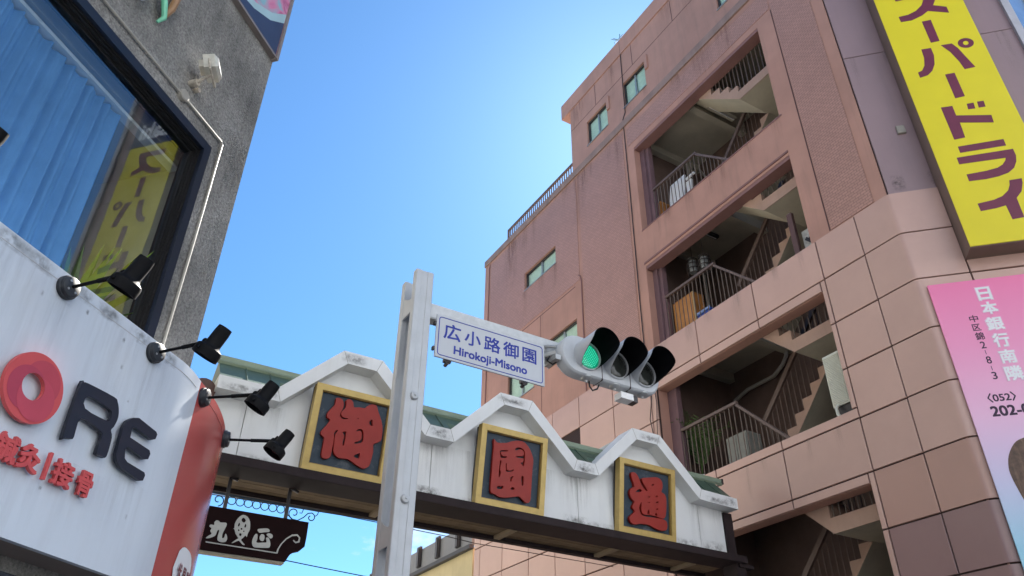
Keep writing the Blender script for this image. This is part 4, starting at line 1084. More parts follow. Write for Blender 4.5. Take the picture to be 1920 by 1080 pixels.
# ------------------------------------------------------------------ gateway arch across the side street
YF = 9.45                                    # front of the white trim
ga = thing('gateway_arch', 'white gateway arch with three humps and three gold framed character plaques', 'arch', (5.6, 10.0, 0))
CXS = (3.08, 5.59, 8.12)
up, lo = [(1.247, 6.105)], [(1.247, 5.925)]
for c in CXS:
    up += [(c - 1.095, 6.105), (c - 0.29, 6.895), (c + 0.29, 6.895), (c + 1.095, 6.105)]
    lo += [(c - 1.03, 5.925), (c - 0.215, 6.71), (c + 0.215, 6.71), (c + 1.03, 5.925)]
up += [(10.017, 6.085)]; lo += [(10.017, 5.90)]
b = MB()
n = len(up)
TB = 9.83
for k in range(n - 1):
    (a, az), (c, cz), (d, dz), (e, ez) = lo[k], lo[k + 1], up[k + 1], up[k]
    b.poly([(a, YF, az), (c, YF, cz), (d, YF, dz), (e, YF, ez)])
    b.poly([(a, YF, az), (a, TB, az), (c, TB, cz), (c, YF, cz)])
    b.poly([(e, YF, ez), (d, YF, dz), (d, TB, dz), (e, TB, ez)])
    b.poly([(a, TB, az), (e, TB, ez), (d, TB, dz), (c, TB, cz)])
for k in (0, n - 1):
    b.poly([(lo[k][0], YF, lo[k][1]), (up[k][0], YF, up[k][1]), (up[k][0], TB, up[k][1]), (lo[k][0], TB, lo[k][1])])
trim = b.build('trim_band', M_white, ga)
b = MB()                                     # mitre seams of the trim sheets
for (a, az), (e, ez) in list(zip(lo, up))[1:-1]:
    d = Vector((e - a, 0, ez - az)); L = d.length; d.normalize()
    b.obox((a, YF, az), d, Vector((d.z, 0, -d.x)), (0, -1, 0), (0, L), (-0.003, 0.003), (-0.001, 0.0015))
b.each('trim_seam', mat('seam_grime', (0.34, 0.33, 0.30), 0.8), trim)
PLT = (Vector((0, YF, 0)), X3, Z3, -Y3)
for cx, cz, rx, rz in ((1.93, 6.02, 0.10, 0.08), (4.32, 6.02, 0.16, 0.08), (4.42, 5.97, 0.12, 0.05), (6.86, 6.01, 0.18, 0.08), (6.78, 5.96, 0.12, 0.05), (9.55, 5.97, 0.28, 0.06), (9.86, 5.99, 0.14, 0.08), (1.55, 5.98, 0.28, 0.06), (2.95, 6.8, 0.2, 0.08), (5.5, 6.8, 0.3, 0.06), (8.2, 6.79, 0.25, 0.06)):
    stain(PLT, (cx - rx, cx + rx), (cz - rz, cz + rz), M_blot, ga, 0.0012)
PLW = (Vector((0, 9.70, 0)), X3, Z3, -Y3)
rs2 = random.Random(8)
for cx in (1.7, 2.1, 4.25, 4.5, 6.7, 6.86, 7.0, 9.2, 9.32, 9.7, 3.8, 6.3, 4.9):
    w_ = rs2.uniform(0.08, 0.3); z_ = rs2.uniform(5.13, 5.5)
    stain(PLW, (cx - w_, cx + w_), (z_, 5.95), M_drip, ga, 0.0012)
for cx in (2.0, 4.3, 5.0, 6.85, 7.3, 9.0, 9.6):
    stain(PLW, (cx - 0.3, cx + 0.25), (5.08, 5.08 + rs2.uniform(0.12, 0.3)), M_blot, ga, 0.0014)
def wall_top(x):
    pts = [((a + e) / 2, (az + ez) / 2) for (a, az), (e, ez) in zip(lo, up)]
    for (xa, za), (xb, zb2) in zip(pts, pts[1:]):
        if xa <= x <= xb:
            return za + (zb2 - za) * (x - xa) / (xb - xa)
    return 6.0
YW = 9.70
for x0, x1 in ((1.26, 1.69), (1.70, 4.33), (4.34, 6.84), (6.85, 9.30), (9.31, 9.86)):
    xs = [x0] + [x for x in sorted([(a + e) / 2 for (a, _), (e, _) in zip(lo, up)]) if x0 < x < x1] + [x1]
    poly = [(x0, YW, 5.06), (x1, YW, 5.06)] + [(x, YW, wall_top(x)) for x in reversed(xs)]
    b = MB(); b.prism(poly, (0, 0.04, 0)); b.build('wall_sheet', M_white, ga)
b = MB(); b.box((1.27, 9.86), (9.75, 9.77), (5.05, 6.0)); b.box((1.27, 9.86), (10.5, 10.55), (5.13, 6.2)); b.each('inner_wall', M_white, ga)
for c in CXS:                                # hump tops running back over the roof
    b = MB()
    pr = [(c - 1.05, 6.08), (c - 0.28, 6.86), (c + 0.28, 6.86), (c + 1.05, 6.08)]
    b.prism([(x, TB + 0.002, z) for x, z in pr], (0, 0.60, 0)); b.build('hump', mat('cream_hump_paint', (0.56, 0.55, 0.47), 0.6, streak=0.2), ga)
b = MB()
for x0, x1, hump in ((1.27, 2.06, 0), (2.06, 4.10, 1), (4.10, 4.57, 0), (4.57, 6.61, 1), (6.61, 7.10, 0), (7.10, 9.14, 1), (9.14, 10.02, 0)):
    f0 = (9.78, 6.09) if hump else (9.52, 6.09)
    sec = [f0] + ([(9.78, 6.344)] if hump else []) + [(10.0, 6.56), (10.5, 6.09)]
    b.prism([(x0, y, z) for y, z in sec], (x1 - x0, 0, 0))
b.build('roof', M_green, ga)
b = MB()
for x in (1.62, 1.95, 4.22, 4.46, 6.74, 6.98, 9.45, 9.78):
    b.obox((x, 9.525, 6.10), X3, Vector((0, 0.48, 0.47)).normalized(), Vector((0, -0.47, 0.48)).normalized(), (-0.006, 0.006), (0, 0.62), (0.0, 0.012))
b.each('roof_seam', M_green, ga)
b = MB(); b.box((1.25, 10.22), (9.95, 10.06), (6.555, 6.625)); b.obox((0, 9.99, 6.54), X3, Vector((0, -0.48, -0.47)).normalized(), Vector((0, -0.47, 0.48)).normalized(), (1.25, 10.2), (-0.04, 0.07), (0.0, 0.045)); b.build('ridge_cap', M_greenl, ga)
b = MB(); b.box((10.221, 10.25), (9.93, 10.07), (6.53, 6.63)); b.box((10.0, 10.04), (9.70, 9.82), (5.78, 5.895)); b.each('end_plate', M_dkfr, ga)
b = MB(); b.tube([(1.12, 9.6, 5.93), (1.12, 10.1, 5.93)], 0.15, 16); b.tube([(1.08, 9.62, 5.8), (1.08, 9.62, 5.0)], 0.10, 12); b.build('end_cap', mat('brown_cap_tile', (0.10, 0.05, 0.04), 0.5), ga)
b = MB(); b.box((1.15, 10.10), (9.50, 9.98), (5.02, 5.055)); b.box((1.15, 10.10), (9.494, 9.56), (5.025, 5.135)); b.box((1.15, 10.1), (9.56, 9.72), (5.06, 5.12)); b.build('front_beam', M_brown, ga)
b = MB(); b.box((1.15, 10.10), (10.52, 10.62), (5.0, 5.13)); b.build('rear_beam', M_brown, ga)
b = MB(); b.box((9.865, 10.05), (9.66, 9.74), (5.14, 5.88)); b.build('end_post', M_brown, ga)
M_sof = mat('weathered_soffit_wood', (0.15, 0.105, 0.06), 0.8, nscale=5, namt=0.3, bump=0.3, bscale=30, streak=0.3, dirt=(0.10, 0.07, 0.04), rnd=0.12)
for k in range(5):
    b = MB(); b.box((1.2, 10.05), (9.984 + k * 0.107, 10.084 + k * 0.107), (5.06 + 0.002 * (k % 2), 5.08)); b.build('soffit_board', M_sof, ga)
for x in (3.85, 5.88, 7.75, 9.35):
    b = MB(); b.box((x - 0.05, x + 0.05), (9.982, 10.519), (5.01, 5.058)); b.each('soffit_rib', mat('pale_rib_wood', (0.24, 0.185, 0.12), 0.75), ga)
b = MB(); b.box((9.92, 10.12), (9.58, 9.9), (0.1, 5.018)); b.box((1.05, 1.28), (9.6, 9.9), (0.1, 5.018)); b.each('column', M_brown, ga)
b = MB()
for q in range(3):
    b.box((9.97, 10.03), (9.572, 9.579), (4.78 - q * 0.05, 4.80 - q * 0.05))
b.lathe((10.0, 9.579, 4.70), (0, -1, 0), [(0, 0.03), (0.007, 0.03)], 10)
b.build('maker_plate', mat('dull_plate', (0.16, 0.16, 0.17), 0.5), ga)
b = MB(); b.box((9.96, 10.28), (9.55, 9.7), (4.96, 5.018)); b.each('bracket', M_brown, ga)
# plaques
M_board = mat('slate_blue_board', (0.022, 0.040, 0.060), 0.55, nscale=2.2, namt=0.3, streak=0.0)
_t = M_board.node_tree
_b = _t.nodes['Principled BSDF']
_n = _t.nodes.new('ShaderNodeTexNoise'); _n.inputs['Scale'].default_value = 2.6; _n.inputs['Detail'].default_value = 8; _n.inputs['Roughness'].default_value = 0.7
_m = _t.nodes.new('ShaderNodeMapRange'); _m.inputs[1].default_value, _m.inputs[2].default_value, _m.inputs[4].default_value = 0.52, 0.70, 0.65
_x = _t.nodes.new('ShaderNodeMix'); _x.data_type = 'RGBA'; _x.inputs[7].default_value = (0.20, 0.21, 0.22, 1)
_o = _b.inputs['Base Color'].links[0].from_socket
_tc = _t.nodes.new('ShaderNodeTexCoord')
_t.links.new(_tc.outputs['Object'], _n.inputs['Vector']); _t.links.new(_n.outputs['Fac'], _m.inputs[0]); _t.links.new(_m.outputs[0], _x.inputs[0])
_t.links.new(_o, _x.inputs[6]); _t.links.new(_x.outputs[2], _b.inputs['Base Color'])
PV = Vector((0, -0.145, 1.13)).normalized(); PN = X3.cross(PV)
for x0, key, lab in ((2.49, 'go', 'first'), (5.003, 'en', 'second'), (7.515, 'tsu', 'third')):
    o0 = Vector((x0, 9.60, 5.17))
    S1, S2 = 1.14, 1.16
    b = MB()
    b.obox(o0, X3, PV, PN, (0, S1), (0, 0.085), (-0.10, 0.02)); b.obox(o0, X3, PV, PN, (0, S1), (S2 - 0.085, S2), (-0.10, 0.02))
    b.obox(o0, X3, PV, PN, (0, 0.085), (0.0852, S2 - 0.0852), (-0.10, 0.0195)); b.obox(o0, X3, PV, PN, (S1 - 0.085, S1), (0.0852, S2 - 0.0852), (-0.10, 0.0195))
    fr = b.build('plaque_frame', M_gold, ga)
    b = MB()
    b.obox(o0, X3, PV, PN, (0.086, S1 - 0.086), (0.086, S2 - 0.086), (-0.09, -0.04)); b.build('plaque_board', M_board, fr)
    b = MB()
    for a in ((0.0855, 0.098), (S1 - 0.098, S1 - 0.0855)):
        b.obox(o0, X3, PV, PN, a, (0.099, S2 - 0.099), (-0.0395, -0.002))
    for v in ((0.0855, 0.098), (S2 - 0.098, S2 - 0.0855)):
        b.obox(o0, X3, PV, PN, (0.099, S1 - 0.099), v, (-0.0395, -0.002))
    b.build('plaque_liner', mat('ochre_liner', (0.30, 0.19, 0.05), 0.5), fr)
    b = MB(); b.obox(o0, X3, PV, PN, (-0.004, S1 - 0.05), (0.03, S2 - 0.03), (-0.135, -0.1005)); b.build('plaque_back', M_dkfr, fr)
    outline('character', GLY[key], (o0 + Vector((0, 0, 0.0199)), X3, PV, PN), 0.05, M_redc, fr, bevel=0.002, smooth=2, z0=-0.034)

# ------------------------------------------------------------------ hanging shop board under the arch
hb = thing('hanging_board', 'dark brown wooden board with pale characters and a fish hanging under the arch', 'sign', (2.2, 10.05, 4.08))
M_hbw = mat('dark_maroon_wood', (0.014, 0.005, 0.005), 0.7, nscale=4, namt=0.3, spec=0.08)
M_hbl = mat('pale_board_lettering', (0.50, 0.50, 0.46), 0.6, nscale=10)
pr = [(0.50, 4.637), (2.817, 4.637), (2.818, 4.438), (2.812, 4.326), (2.763, 4.274), (2.70, 4.252), (2.650, 4.215), (2.62, 4.16), (2.601, 4.115), (0.72, 4.115), (0.70, 4.16), (0.67, 4.215), (0.62, 4.252), (0.557, 4.274), (0.505, 4.326), (0.50, 4.438)]
b = MB(); b.prism([(x, 10.0, z) for x, z in pr], (0, 0.10, 0)); b.build('board', M_hbw, hb)
b = MB(); b.box((0.72, 2.59), (10.02, 10.14), (4.09, 4.112)); b.build('lower_rail', mat('pale_edge_wood', (0.34, 0.31, 0.24), 0.7), hb)
PLB = (Vector((0, 10.0, 0)), X3, Z3, -Y3)
for k in ('sho', 'maru'):
    outline('character', GLY[k], PLB, 0.008, M_hbl, hb, smooth=3)
outline('fish_emblem', GLY['fish'], PLB, 0.008, M_hbl, hb, smooth=2)
outline('scroll_line', GLY['rule'], PLB, 0.008, M_hbl, hb)
b = MB()
for x in (1.755, 2.52, 0.80):
    b.box((x - 0.022, x + 0.022), (10.03, 10.06), (4.637, 5.06))
b.tube([(1.755, 10.0, 5.03), (1.84, 9.99, 5.0)], 0.02, 6); b.tube([(2.52, 10.0, 5.03), (2.62, 9.99, 4.99)], 0.02, 6)
b.each('hanger_rod', M_dkfr, hb)
M_iron = mat('blue_black_iron', (0.02, 0.035, 0.05), 0.5)
b = MB()
b.box((0.6, 2.95), (10.035, 10.055), (4.805, 4.83))
for k in range(7):
    cx, cz = 1.822 + k * 0.1035, 4.756
    b.tube([(cx + 0.05 * math.cos(a * math.pi / 9), 10.045, cz + 0.05 * math.sin(a * math.pi / 9)) for a in range(19)], 0.006, 5, cap=False)
def spiral(cx, cz, r0, r1, a0, a1, n=22):
    return [(cx + (r0 + (r1 - r0) * k / n) * math.cos(a0 + (a1 - a0) * k / n), 10.045, cz + (r0 + (r1 - r0) * k / n) * math.sin(a0 + (a1 - a0) * k / n)) for k in range(n + 1)]
b.tube(spiral(2.62, 4.735, 0.075, 0.022, R(-100), R(-470)), 0.007, 5)
b.tube([(2.545, 10.045, 4.70), (2.60, 10.045, 4.655), (2.68, 10.045, 4.65), (2.75, 10.045, 4.70), (2.80, 10.045, 4.76), (2.85, 10.045, 4.775)] + spiral(2.845, 4.715, 0.06, 0.02, R(90), R(-240)), 0.007, 5)
b.tube([(2.69, 10.045, 4.75), (2.72, 10.045, 4.75), (2.735, 10.045, 4.81)], 0.006, 5); b.tube([(2.90, 10.045, 4.74), (2.93, 10.045, 4.77), (2.935, 10.045, 4.81)], 0.006, 5)
b.tube(spiral(1.66, 4.735, 0.075, 0.022, R(-80), R(290)), 0.007, 5)
b.build('scrollwork', M_iron, hb)

# ------------------------------------------------------------------ signal pole, street name sign, traffic light
po = thing('signal_pole', 'grey twin post steel pole carrying the street sign and traffic light', 'pole', (2.68, 6.7, 0))
for y0, y1, zt in ((6.50, 6.585, 6.45), (6.80, 6.89, 6.45)):
    b = MB()
    pr = [(2.585, y0), (2.64, y0), (2.646, y0 + 0.006), (2.71, y0 + 0.006), (2.716, y0), (2.775, y0), (2.782, y0 + 0.007), (2.782, y1 - 0.004), (2.778, y1), (2.582, y1), (2.578, y1 - 0.004), (2.578, y0 + 0.007)]
    b.prism([(x, y, 0.0) for x, y in pr], (0, 0, zt)); b.build('post', M_pole, po)
for z in (6.03, 3.60, 1.2):
    b = MB()
    hgt = 0.085
    pr = [(6.584, z - hgt), (6.801, z - hgt), (6.801, z + hgt + 0.10)] + [(6.801 - 0.217 * s_, z + hgt + 0.10 * (1 - math.sin(s_ * math.pi / 2)) if s_ < 1 else z + hgt) for s_ in (0.2, 0.4, 0.6, 0.8, 1.0)]
    for x in (2.583, 2.762):
        b.prism([(x, y, q) for y, q in pr], (0.016, 0, 0))
    b.each('batten', M_pole, po)
for z in (4.955, 3.925, 2.9, 1.9):
    b = MB(); b.lathe((2.675, 6.507, z), (0, -1, 0), [(0, 0.045), (0.012, 0.045), (0.03, 0.036), (0.036, 0.012)], 12); b.lathe((2.675, 6.507, z), (0, -1, 0), [(0.034, 0.012), (0.05, 0.010)], 6); b.build('bolt', M_pole, po)
b = MB(); b.box((2.781, 4.46), (6.60, 6.74), (5.965, 6.135)); b.build('arm', M_galv, po)
b = MB(); b.box((2.80, 4.44), (6.606, 6.734), (5.955, 5.9645)); b.build('arm_flange', M_galv, po)

sp = thing('street_name_sign', 'white street name sign with blue Japanese and Latin lettering beside the pole', 'sign', (3.53, 6.5, 5.453))
b = MB(); b.box((2.856, 4.196), (6.495, 6.515), (5.453, 5.957)); b.build('plate', mat('white_retroreflective_sheet', (0.50, 0.52, 0.55), 0.4, nscale=1.5, namt=0.05, streak=0.08), sp)
PLS = (Vector((0, 6.495, 0)), X3, Z3, -Y3)
def rrect(x0, x1, z0, z1, r, n=5):
    o = []
    for cx, cz, a0 in ((x1 - r, z1 - r, 0), (x0 + r, z1 - r, 90), (x0 + r, z0 + r, 180), (x1 - r, z0 + r, 270)):
        o += [(cx + r * math.cos(R(a0 + 90 * k / n)), cz + r * math.sin(R(a0 + 90 * k / n))) for k in range(n + 1)]
    return o
outline('border_line', [rrect(2.881, 4.173, 5.477, 5.937, 0.035), rrect(2.890, 4.164, 5.486, 5.928, 0.028)], PLS, 0.002, M_blueink, sp, z0=0.0005)
for s_, u0, u1, z0_, z1_ in (('広', 2.942, 3.142, 5.690, 5.878), ('小', 3.190, 3.385, 5.692, 5.870), ('路', 3.426, 3.628, 5.690, 5.870), ('御', 3.664, 3.862, 5.688, 5.872), ('園', 3.908, 4.090, 5.690, 5.868)):
    text('lettering', s_, PLS, (u0, u1, z0_, z1_), M_blueink, sp, 0.002, 0.016, 0.0005)
text('lettering', 'Hirokoji-Misono', PLS, (3.070, 3.968, 5.505, 5.632), M_blueink, sp, 0.002, 0.026, 0.0005)
b = MB()
for x in (3.02, 3.95):
    b.box((x - 0.04, x + 0.04), (6.516, 6.56), (5.435, 5.465)); b.box((x - 0.02, x + 0.02), (6.516, 6.60), (5.475, 5.96)); b.tube([(x, 6.52, 5.43), (x, 6.58, 5.42)], 0.02, 8)
for z in (5.55, 5.85):
    b.box((2.835, 2.856), (6.50, 6.54), (z - 0.02, z + 0.02))
b.each('bracket', M_dkfr, sp)

tl = thing('traffic_light', 'grey horizontal traffic light showing green with black visors', 'traffic light', (5.03, 6.45, 5.68))
M_body = mat('pale_grey_signal_body', (0.52, 0.54, 0.56), 0.4, nscale=4, namt=0.05, streak=0.15, dirt=(0.30, 0.30, 0.28))
LX = (4.72, 5.122, 5.530); LZ = 5.935
def stad(x0, x1, z0, z1, n=10):
    r = (z1 - z0) / 2; cz = (z0 + z1) / 2
    o = [(x1 - r * 0.75 + r * 0.75 * math.cos(R(-90 + 180 * k / n)), cz + r * math.sin(R(-90 + 180 * k / n))) for k in range(n + 1)]
    o += [(x0 + r - r * math.cos(R(-90 + 180 * k / n)), cz + r * math.sin(R(90 - 180 * k / n) if False else R(90 - 180 * k / n))) for k in range(n + 1)]
    return o
b = MB()
rings = []
for y, s_ in ((6.40, 0.025), (6.415, 0.008), (6.435, 0.0), (6.55, 0.0), (6.575, 0.02)):
    rings.append([(x, y, z) for x, z in stad(4.365 + s_, 5.79 - s_, 5.685 + s_, 6.185 - s_)])
i0 = 0
m_ = len(rings[0])
for rg in rings:
    b.v += rg
for k in range(len(rings) - 1):
    for j in range(m_):
        a, c = k * m_ + j, k * m_ + (j + 1) % m_
        b.f.append((a, c, c + m_, a + m_)); b.m.append(0); b.sm.append(True)
b.f.append(tuple(range(m_))); b.m.append(0); b.sm.append(False)
e0 = (len(rings) - 1) * m_
b.f.append(tuple(range(e0, e0 + m_))[::-1]); b.m.append(0); b.sm.append(False)
body = b.build('body', M_body, tl)
b = MB()
for x in (4.922, 5.327):
    b.box((x - 0.004, x + 0.004), (6.397, 6.58), (5.682, 6.188))
b.each('module_seam', M_joint, body)
b = MB()
for x in LX:
    b.lathe((x + 0.02, 6.47, 5.705), (0, 0, -1), [(0, 0.07), (0.015, 0.07), (0.04, 0.045), (0.045, 0.02)], 14)
    b.lathe((x + 0.02, 6.47, 5.66), (0, 0, -1), [(0, 0.02), (0.02, 0.012)], 8)
b.each('latch', M_galv, body)
M_off = mat('dark_signal_lens', (0.035, 0.038, 0.034), 0.12, nscale=9, namt=0.5, spec=0.6)
M_lit = bpy.data.materials.new('lit_green_lens')
M_lit.use_nodes = True
_t = M_lit.node_tree
_b = _t.nodes['Principled BSDF']; _b.inputs['Base Color'].default_value = (0.01, 0.16, 0.11, 1); _b.inputs['Roughness'].default_value = 0.15
_v = _t.nodes.new('ShaderNodeTexVoronoi'); _v.inputs['Scale'].default_value = 34; _v.inputs['Randomness'].default_value = 0.15
_m = _t.nodes.new('ShaderNodeMapRange'); _m.inputs[1].default_value, _m.inputs[2].default_value, _m.inputs[3].default_value, _m.inputs[4].default_value = 0.10, 0.42, 0.13, 0.06
_tc = _t.nodes.new('ShaderNodeTexCoord')
_t.links.new(_tc.outputs['Object'], _v.inputs['Vector']); _t.links.new(_v.outputs['Distance'], _m.inputs[0]); _t.links.new(_m.outputs[0], _b.inputs['Emission Strength'])
_b.inputs['Emission Color'].default_value = (0.0, 0.80, 0.42, 1)
for k, x in enumerate(LX):
    b = MB(); b.lathe((x, 6.405, LZ), (0, -1, 0), [(0.0, 0.185), (0.03, 0.182), (0.036, 0.172), (0.022, 0.163)], 32, cap=(False, False))
    rg = b.build('lens_ring', M_body, tl)
    b = MB(); b.lathe((x, 6.405, LZ), (0, -1, 0), [(0.008, 0.164), (0.02, 0.15), (0.032, 0.10), (0.038, 0.05), (0.04, 0.004)], 32, cap=(False, True))
    ln = b.build('lens', M_lit if k == 0 else M_off, rg)
    ln['label'] = ('lit green lens', 'dark unlit lens in the middle', 'dark unlit lens at the right end')[k]
    if k == 0:
        d_ = MB()
        for q_ in range(-6, 7):
            for w_ in range(-6, 7):
                px_, pz_ = (q_ + 0.5 * (w_ % 2)) * 0.024, w_ * 0.021
                rr2 = math.hypot(px_, pz_)
                if rr2 < 0.145:
                    yy = 6.405 - (0.0405 - 0.021 * (rr2 / 0.15) ** 2)
                    d_.lathe((x + px_, yy, LZ + pz_), (0, -1, 0), [(0, 0.0075), (0.004, 0.006), (0.0055, 0.002)], 6)
        M_led = bpy.data.materials.new('bright_green_led'); M_led.use_nodes = True
        _b = M_led.node_tree.nodes['Principled BSDF']; _b.inputs['Base Color'].default_value = (0.05, 0.4, 0.28, 1)
        _b.inputs['Emission Color'].default_value = (0.05, 0.85, 0.50, 1); _b.inputs['Emission Strength'].default_value = 0.24
        d_.build('led_dots', M_led, rg)['kind'] = 'stuff'
    b = MB()
    N = 40
    def vl(an):
        d = abs(((math.degrees(an) - 90 + 180) % 360) - 180)       # degrees from the top
        f = 1.0 if d < 75 else max(0.0, 1 - (d - 75) / 75)
        f = f * f * (3 - 2 * f)
        return 0.03 + 0.36 * f
    A = [R(90 - 150 + 300 * j / N) for j in range(N + 1)]
    r1, r2 = 0.183, 0.176
    for j in range(N):
        for rr_, mi in ((r1, 0), (r2, 1)):
            q = [(x + rr_ * math.cos(a), y, LZ + rr_ * math.sin(a)) for a, y in ((A[j], 6.40), (A[j + 1], 6.40), (A[j + 1], 6.395 - vl(A[j + 1])), (A[j], 6.395 - vl(A[j])))]
            b.poly(q if mi == 0 else q[::-1], mi, True)
        b.poly([(x + r_ * math.cos(a), 6.395 - vl(a), LZ + r_ * math.sin(a)) for r_, a in ((r1, A[j]), (r1, A[j + 1]), (r2, A[j + 1]), (r2, A[j]))], 1)
    b.build('visor', [M_body, M_visor], tl, fixn=False)
b = MB(); b.box((4.20, 4.40), (6.62, 6.70), (5.86, 6.09)); b.tube([(4.27, 6.60, 5.90), (4.36, 6.5, 5.93)], 0.035, 8); b.tube([(4.27, 6.60, 6.03), (4.36, 6.5, 6.0)], 0.02, 8); b.box((4.30, 4.37), (6.42, 6.66), (5.80, 5.86))
b.build('mounting', M_galv, tl)
b = MB(); b.tube([(4.80, 6.50, 5.69), (4.81, 6.5, 5.62), (4.84, 6.49, 5.57), (4.90, 6.48, 5.60), (4.93, 6.48, 5.66)], 0.010, 6); b.tube([(4.30, 6.55, 5.88), (4.25, 6.52, 5.80), (4.31, 6.5, 5.76), (4.38, 6.5, 5.82)], 0.010, 6); b.build('wire', M_cable, tl)
sb = thing('signal_sensor', 'small white box hanging below the traffic light', 'sensor', (5.30, 6.5, 5.56))
b = MB(); b.box((5.22, 5.40), (6.45, 6.58), (5.565, 5.645)); b.build('case', M_paper, sb)
b = MB(); b.box((5.401, 5.47), (6.46, 6.57), (5.56, 5.635)); b.tube([(5.34, 6.5, 5.64), (5.34, 6.5, 5.70)], 0.02, 6); b.build('lens_hood', M_dkfr, sb)
for lab, pts in (('thin black cable crossing under the arch in front of the pink panels', [(1.5, 11.6, 5.28), (3.88, 12.0, 5.44), (6.44, 13.5, 5.873), (7.33, 14.0, 5.99), (10.76, 14.0, 6.0)]),
                 ('thin black cable strung low behind the hanging board', [(1.0, 12.0, 4.75), (3.49, 12.0, 4.613), (4.35, 12.0, 4.57), (10.8, 12.3, 4.5)])):
    b = MB(); b.tube(pts, 0.008, 5); tag(b.build('overhead_cable', M_cable), lab, 'cable')

# ------------------------------------------------------------------ grey roughcast building on the left, cut at 46 degrees
LC = Vector((0.5358, 5.70, 0))
LT = Vector((math.sin(R(46)), math.cos(R(46)), 0))          # along the cut face towards its corner
LN = Vector((math.cos(R(46)), -math.sin(R(46)), 0))         # out of the cut face
lbd = thing('roughcast_building', 'grey roughcast building with a wide dark framed window at the left', 'building', (-3, 7, 0))
M_rough = mat('grey_roughcast', (0.225, 0.217, 0.20), 0.92, mottle=0.42, mscale=1.5, nscale=55, namt=0.5, bump=1.0, bscale=48, streak=0.35, dirt=(0.10, 0.10, 0.095))
WU0, WU1, WZ0, WZ1 = -3.9, -0.447, 3.95, 6.137
def lbx(b, u, d, z, mi=0):
    b.obox(LC, LT, Z3, LN, u, z, d, mi)
b = MB()
lbx(b, (WU1, 0.0), (-0.25, 0), (0, 19)); lbx(b, (-4.8, WU0), (-0.25, 0), (0, 19)); lbx(b, (WU0, WU1), (-0.25, 0), (WZ1, 19)); lbx(b, (WU0, WU1), (-0.25, 0), (0, WZ0))  # unseen upper storeys raised to keep sky light off the lower street
E_ = LC + LT * -4.8
b.box((LC.x - 0.26, LC.x - 0.001), (5.72, 16), (0, 19))
b.box((-14, E_.x), (E_.y + 0.01, E_.y + 0.25), (0, 19)); b.box((-14, LC.x - 0.26), (15.7, 15.95), (0, 19)); b.box((-14.2, -13.95), (E_.y, 16), (0, 19))
b.build('wall', M_rough, lbd)
b = MB(); b.prism([(LC.x - 0.05, 5.8, 18.8), (LC.x - 0.05, 15.8, 18.8), (-14, 15.8, 18.8), (-14, E_.y + 0.1, 18.8), (E_.x, E_.y + 0.1, 18.8)], (0, 0, 0.15)); b.build('roof', MATS['roof_membrane'], lbd)
# window: navy surround, black track frame, glass, room behind
wnd_m = mat('navy_surround_paint', (0.007, 0.011, 0.022), 0.4, nscale=3)
b = MB()
for u, z in (((WU1 - 0.075, WU1 - 0.001), (WZ0, WZ1 - 0.002)), ((WU0 + 0.001, WU0 + 0.075), (WZ0, WZ1 - 0.002)), ((WU0 + 0.076, WU1 - 0.076), (WZ1 - 0.085, WZ1 - 0.002)), ((WU0 + 0.076, WU1 - 0.076), (WZ0, WZ0 + 0.06))):
    lbx(b, u, (-0.2, 0.012), z)
fr = b.build('window', wnd_m, lbd)
b = MB()
for k, (dd0, dd1, ex) in enumerate(((-0.035, -0.02, 0.012), (-0.055, -0.036, 0.024), (-0.075, -0.056, 0.034), (-0.11, -0.076, 0.05))):
    u1, z1 = WU1 - 0.077, WZ1 - 0.087
    lbx(b, (u1 - ex, u1), (dd0, dd1), (WZ0 + 0.06, z1)); lbx(b, (WU0 + 0.077, u1 - ex - 0.0005), (dd0, dd1), (z1 - ex, z1))
b.build('track_frame', mat('black_track_metal', (0.010, 0.009, 0.009), 0.45, nscale=6, spec=0.3), fr)
b = MB(); lbx(b, (WU0 + 0.08, WU1 - 0.09), (-0.090, -0.082), (WZ0 + 0.062, WZ1 - 0.10)); b.build('pane', glass_mat('big_window_glass', (0.86, 0.90, 0.90), 0.09), fr)
b = MB()
lbx(b, (-4.7, -0.30), (-3.2, -0.26), (6.02, 6.12)); lbx(b, (-4.7, -0.30), (-3.3, -3.2), (3.8, 6.12)); lbx(b, (-4.7, -0.3), (-3.2, -0.26), (3.78, 3.9)); lbx(b, (-0.40, -0.30), (-3.2, -0.255), (3.9, 6.02)); lbx(b, (-4.75, -4.6), (-3.2, -0.26), (3.9, 6.02))
b.build('room_lining', mat('room_beige', (0.50, 0.46, 0.38), 0.85), lbd)
b = MB()
N = 420
for k in range(N):
    u0, u1 = -3.85 + 2.75 * k / N, -3.85 + 2.75 * (k + 1) / N
    f = lambda u: -0.30 + 0.020 * math.sin(u * 61 + 2 * math.sin(u * 5)) + 0.012 * math.sin(u * 97 + 1 + math.sin(u * 9))
    P = lambda u, z: LC + LT * u + LN * f(u) + Z3 * z
    b.poly([P(u0, 3.92), P(u1, 3.92), P(u1, 5.92), P(u0, 5.92)], 0, True)
b.build('curtain', mat('sky_tinted_curtain', (0.13, 0.28, 0.54), 0.9, nscale=2, namt=0.25, mottle=0.15), fr, fixn=False)  # the sky's blue reflection in the pane is put into the cloth colour
b = MB(); lbx(b, (-3.9, -0.45), (-0.34, -0.26), (5.94, 5.97)); b.build('curtain_rail', M_paper, fr)
b = MB()
Pw = lambda u, z, d=0.02: LC + LT * u + LN * d + Z3 * z
b.tube([Pw(-4.7, 6.267), Pw(-1.5, 6.266), Pw(-0.372, 6.268), Pw(-0.357, 6.25), Pw(-0.352, 5.2), Pw(-0.355, 3.9)], 0.010, 8)
b.lathe(Pw(-0.905, 6.275, 0.0), LN, [(0, 0.05), (0.035, 0.05), (0.042, 0.042)], 18)
b.build('conduit', mat('cream_conduit', (0.33, 0.31, 0.27), 0.6, streak=0.3), lbd)
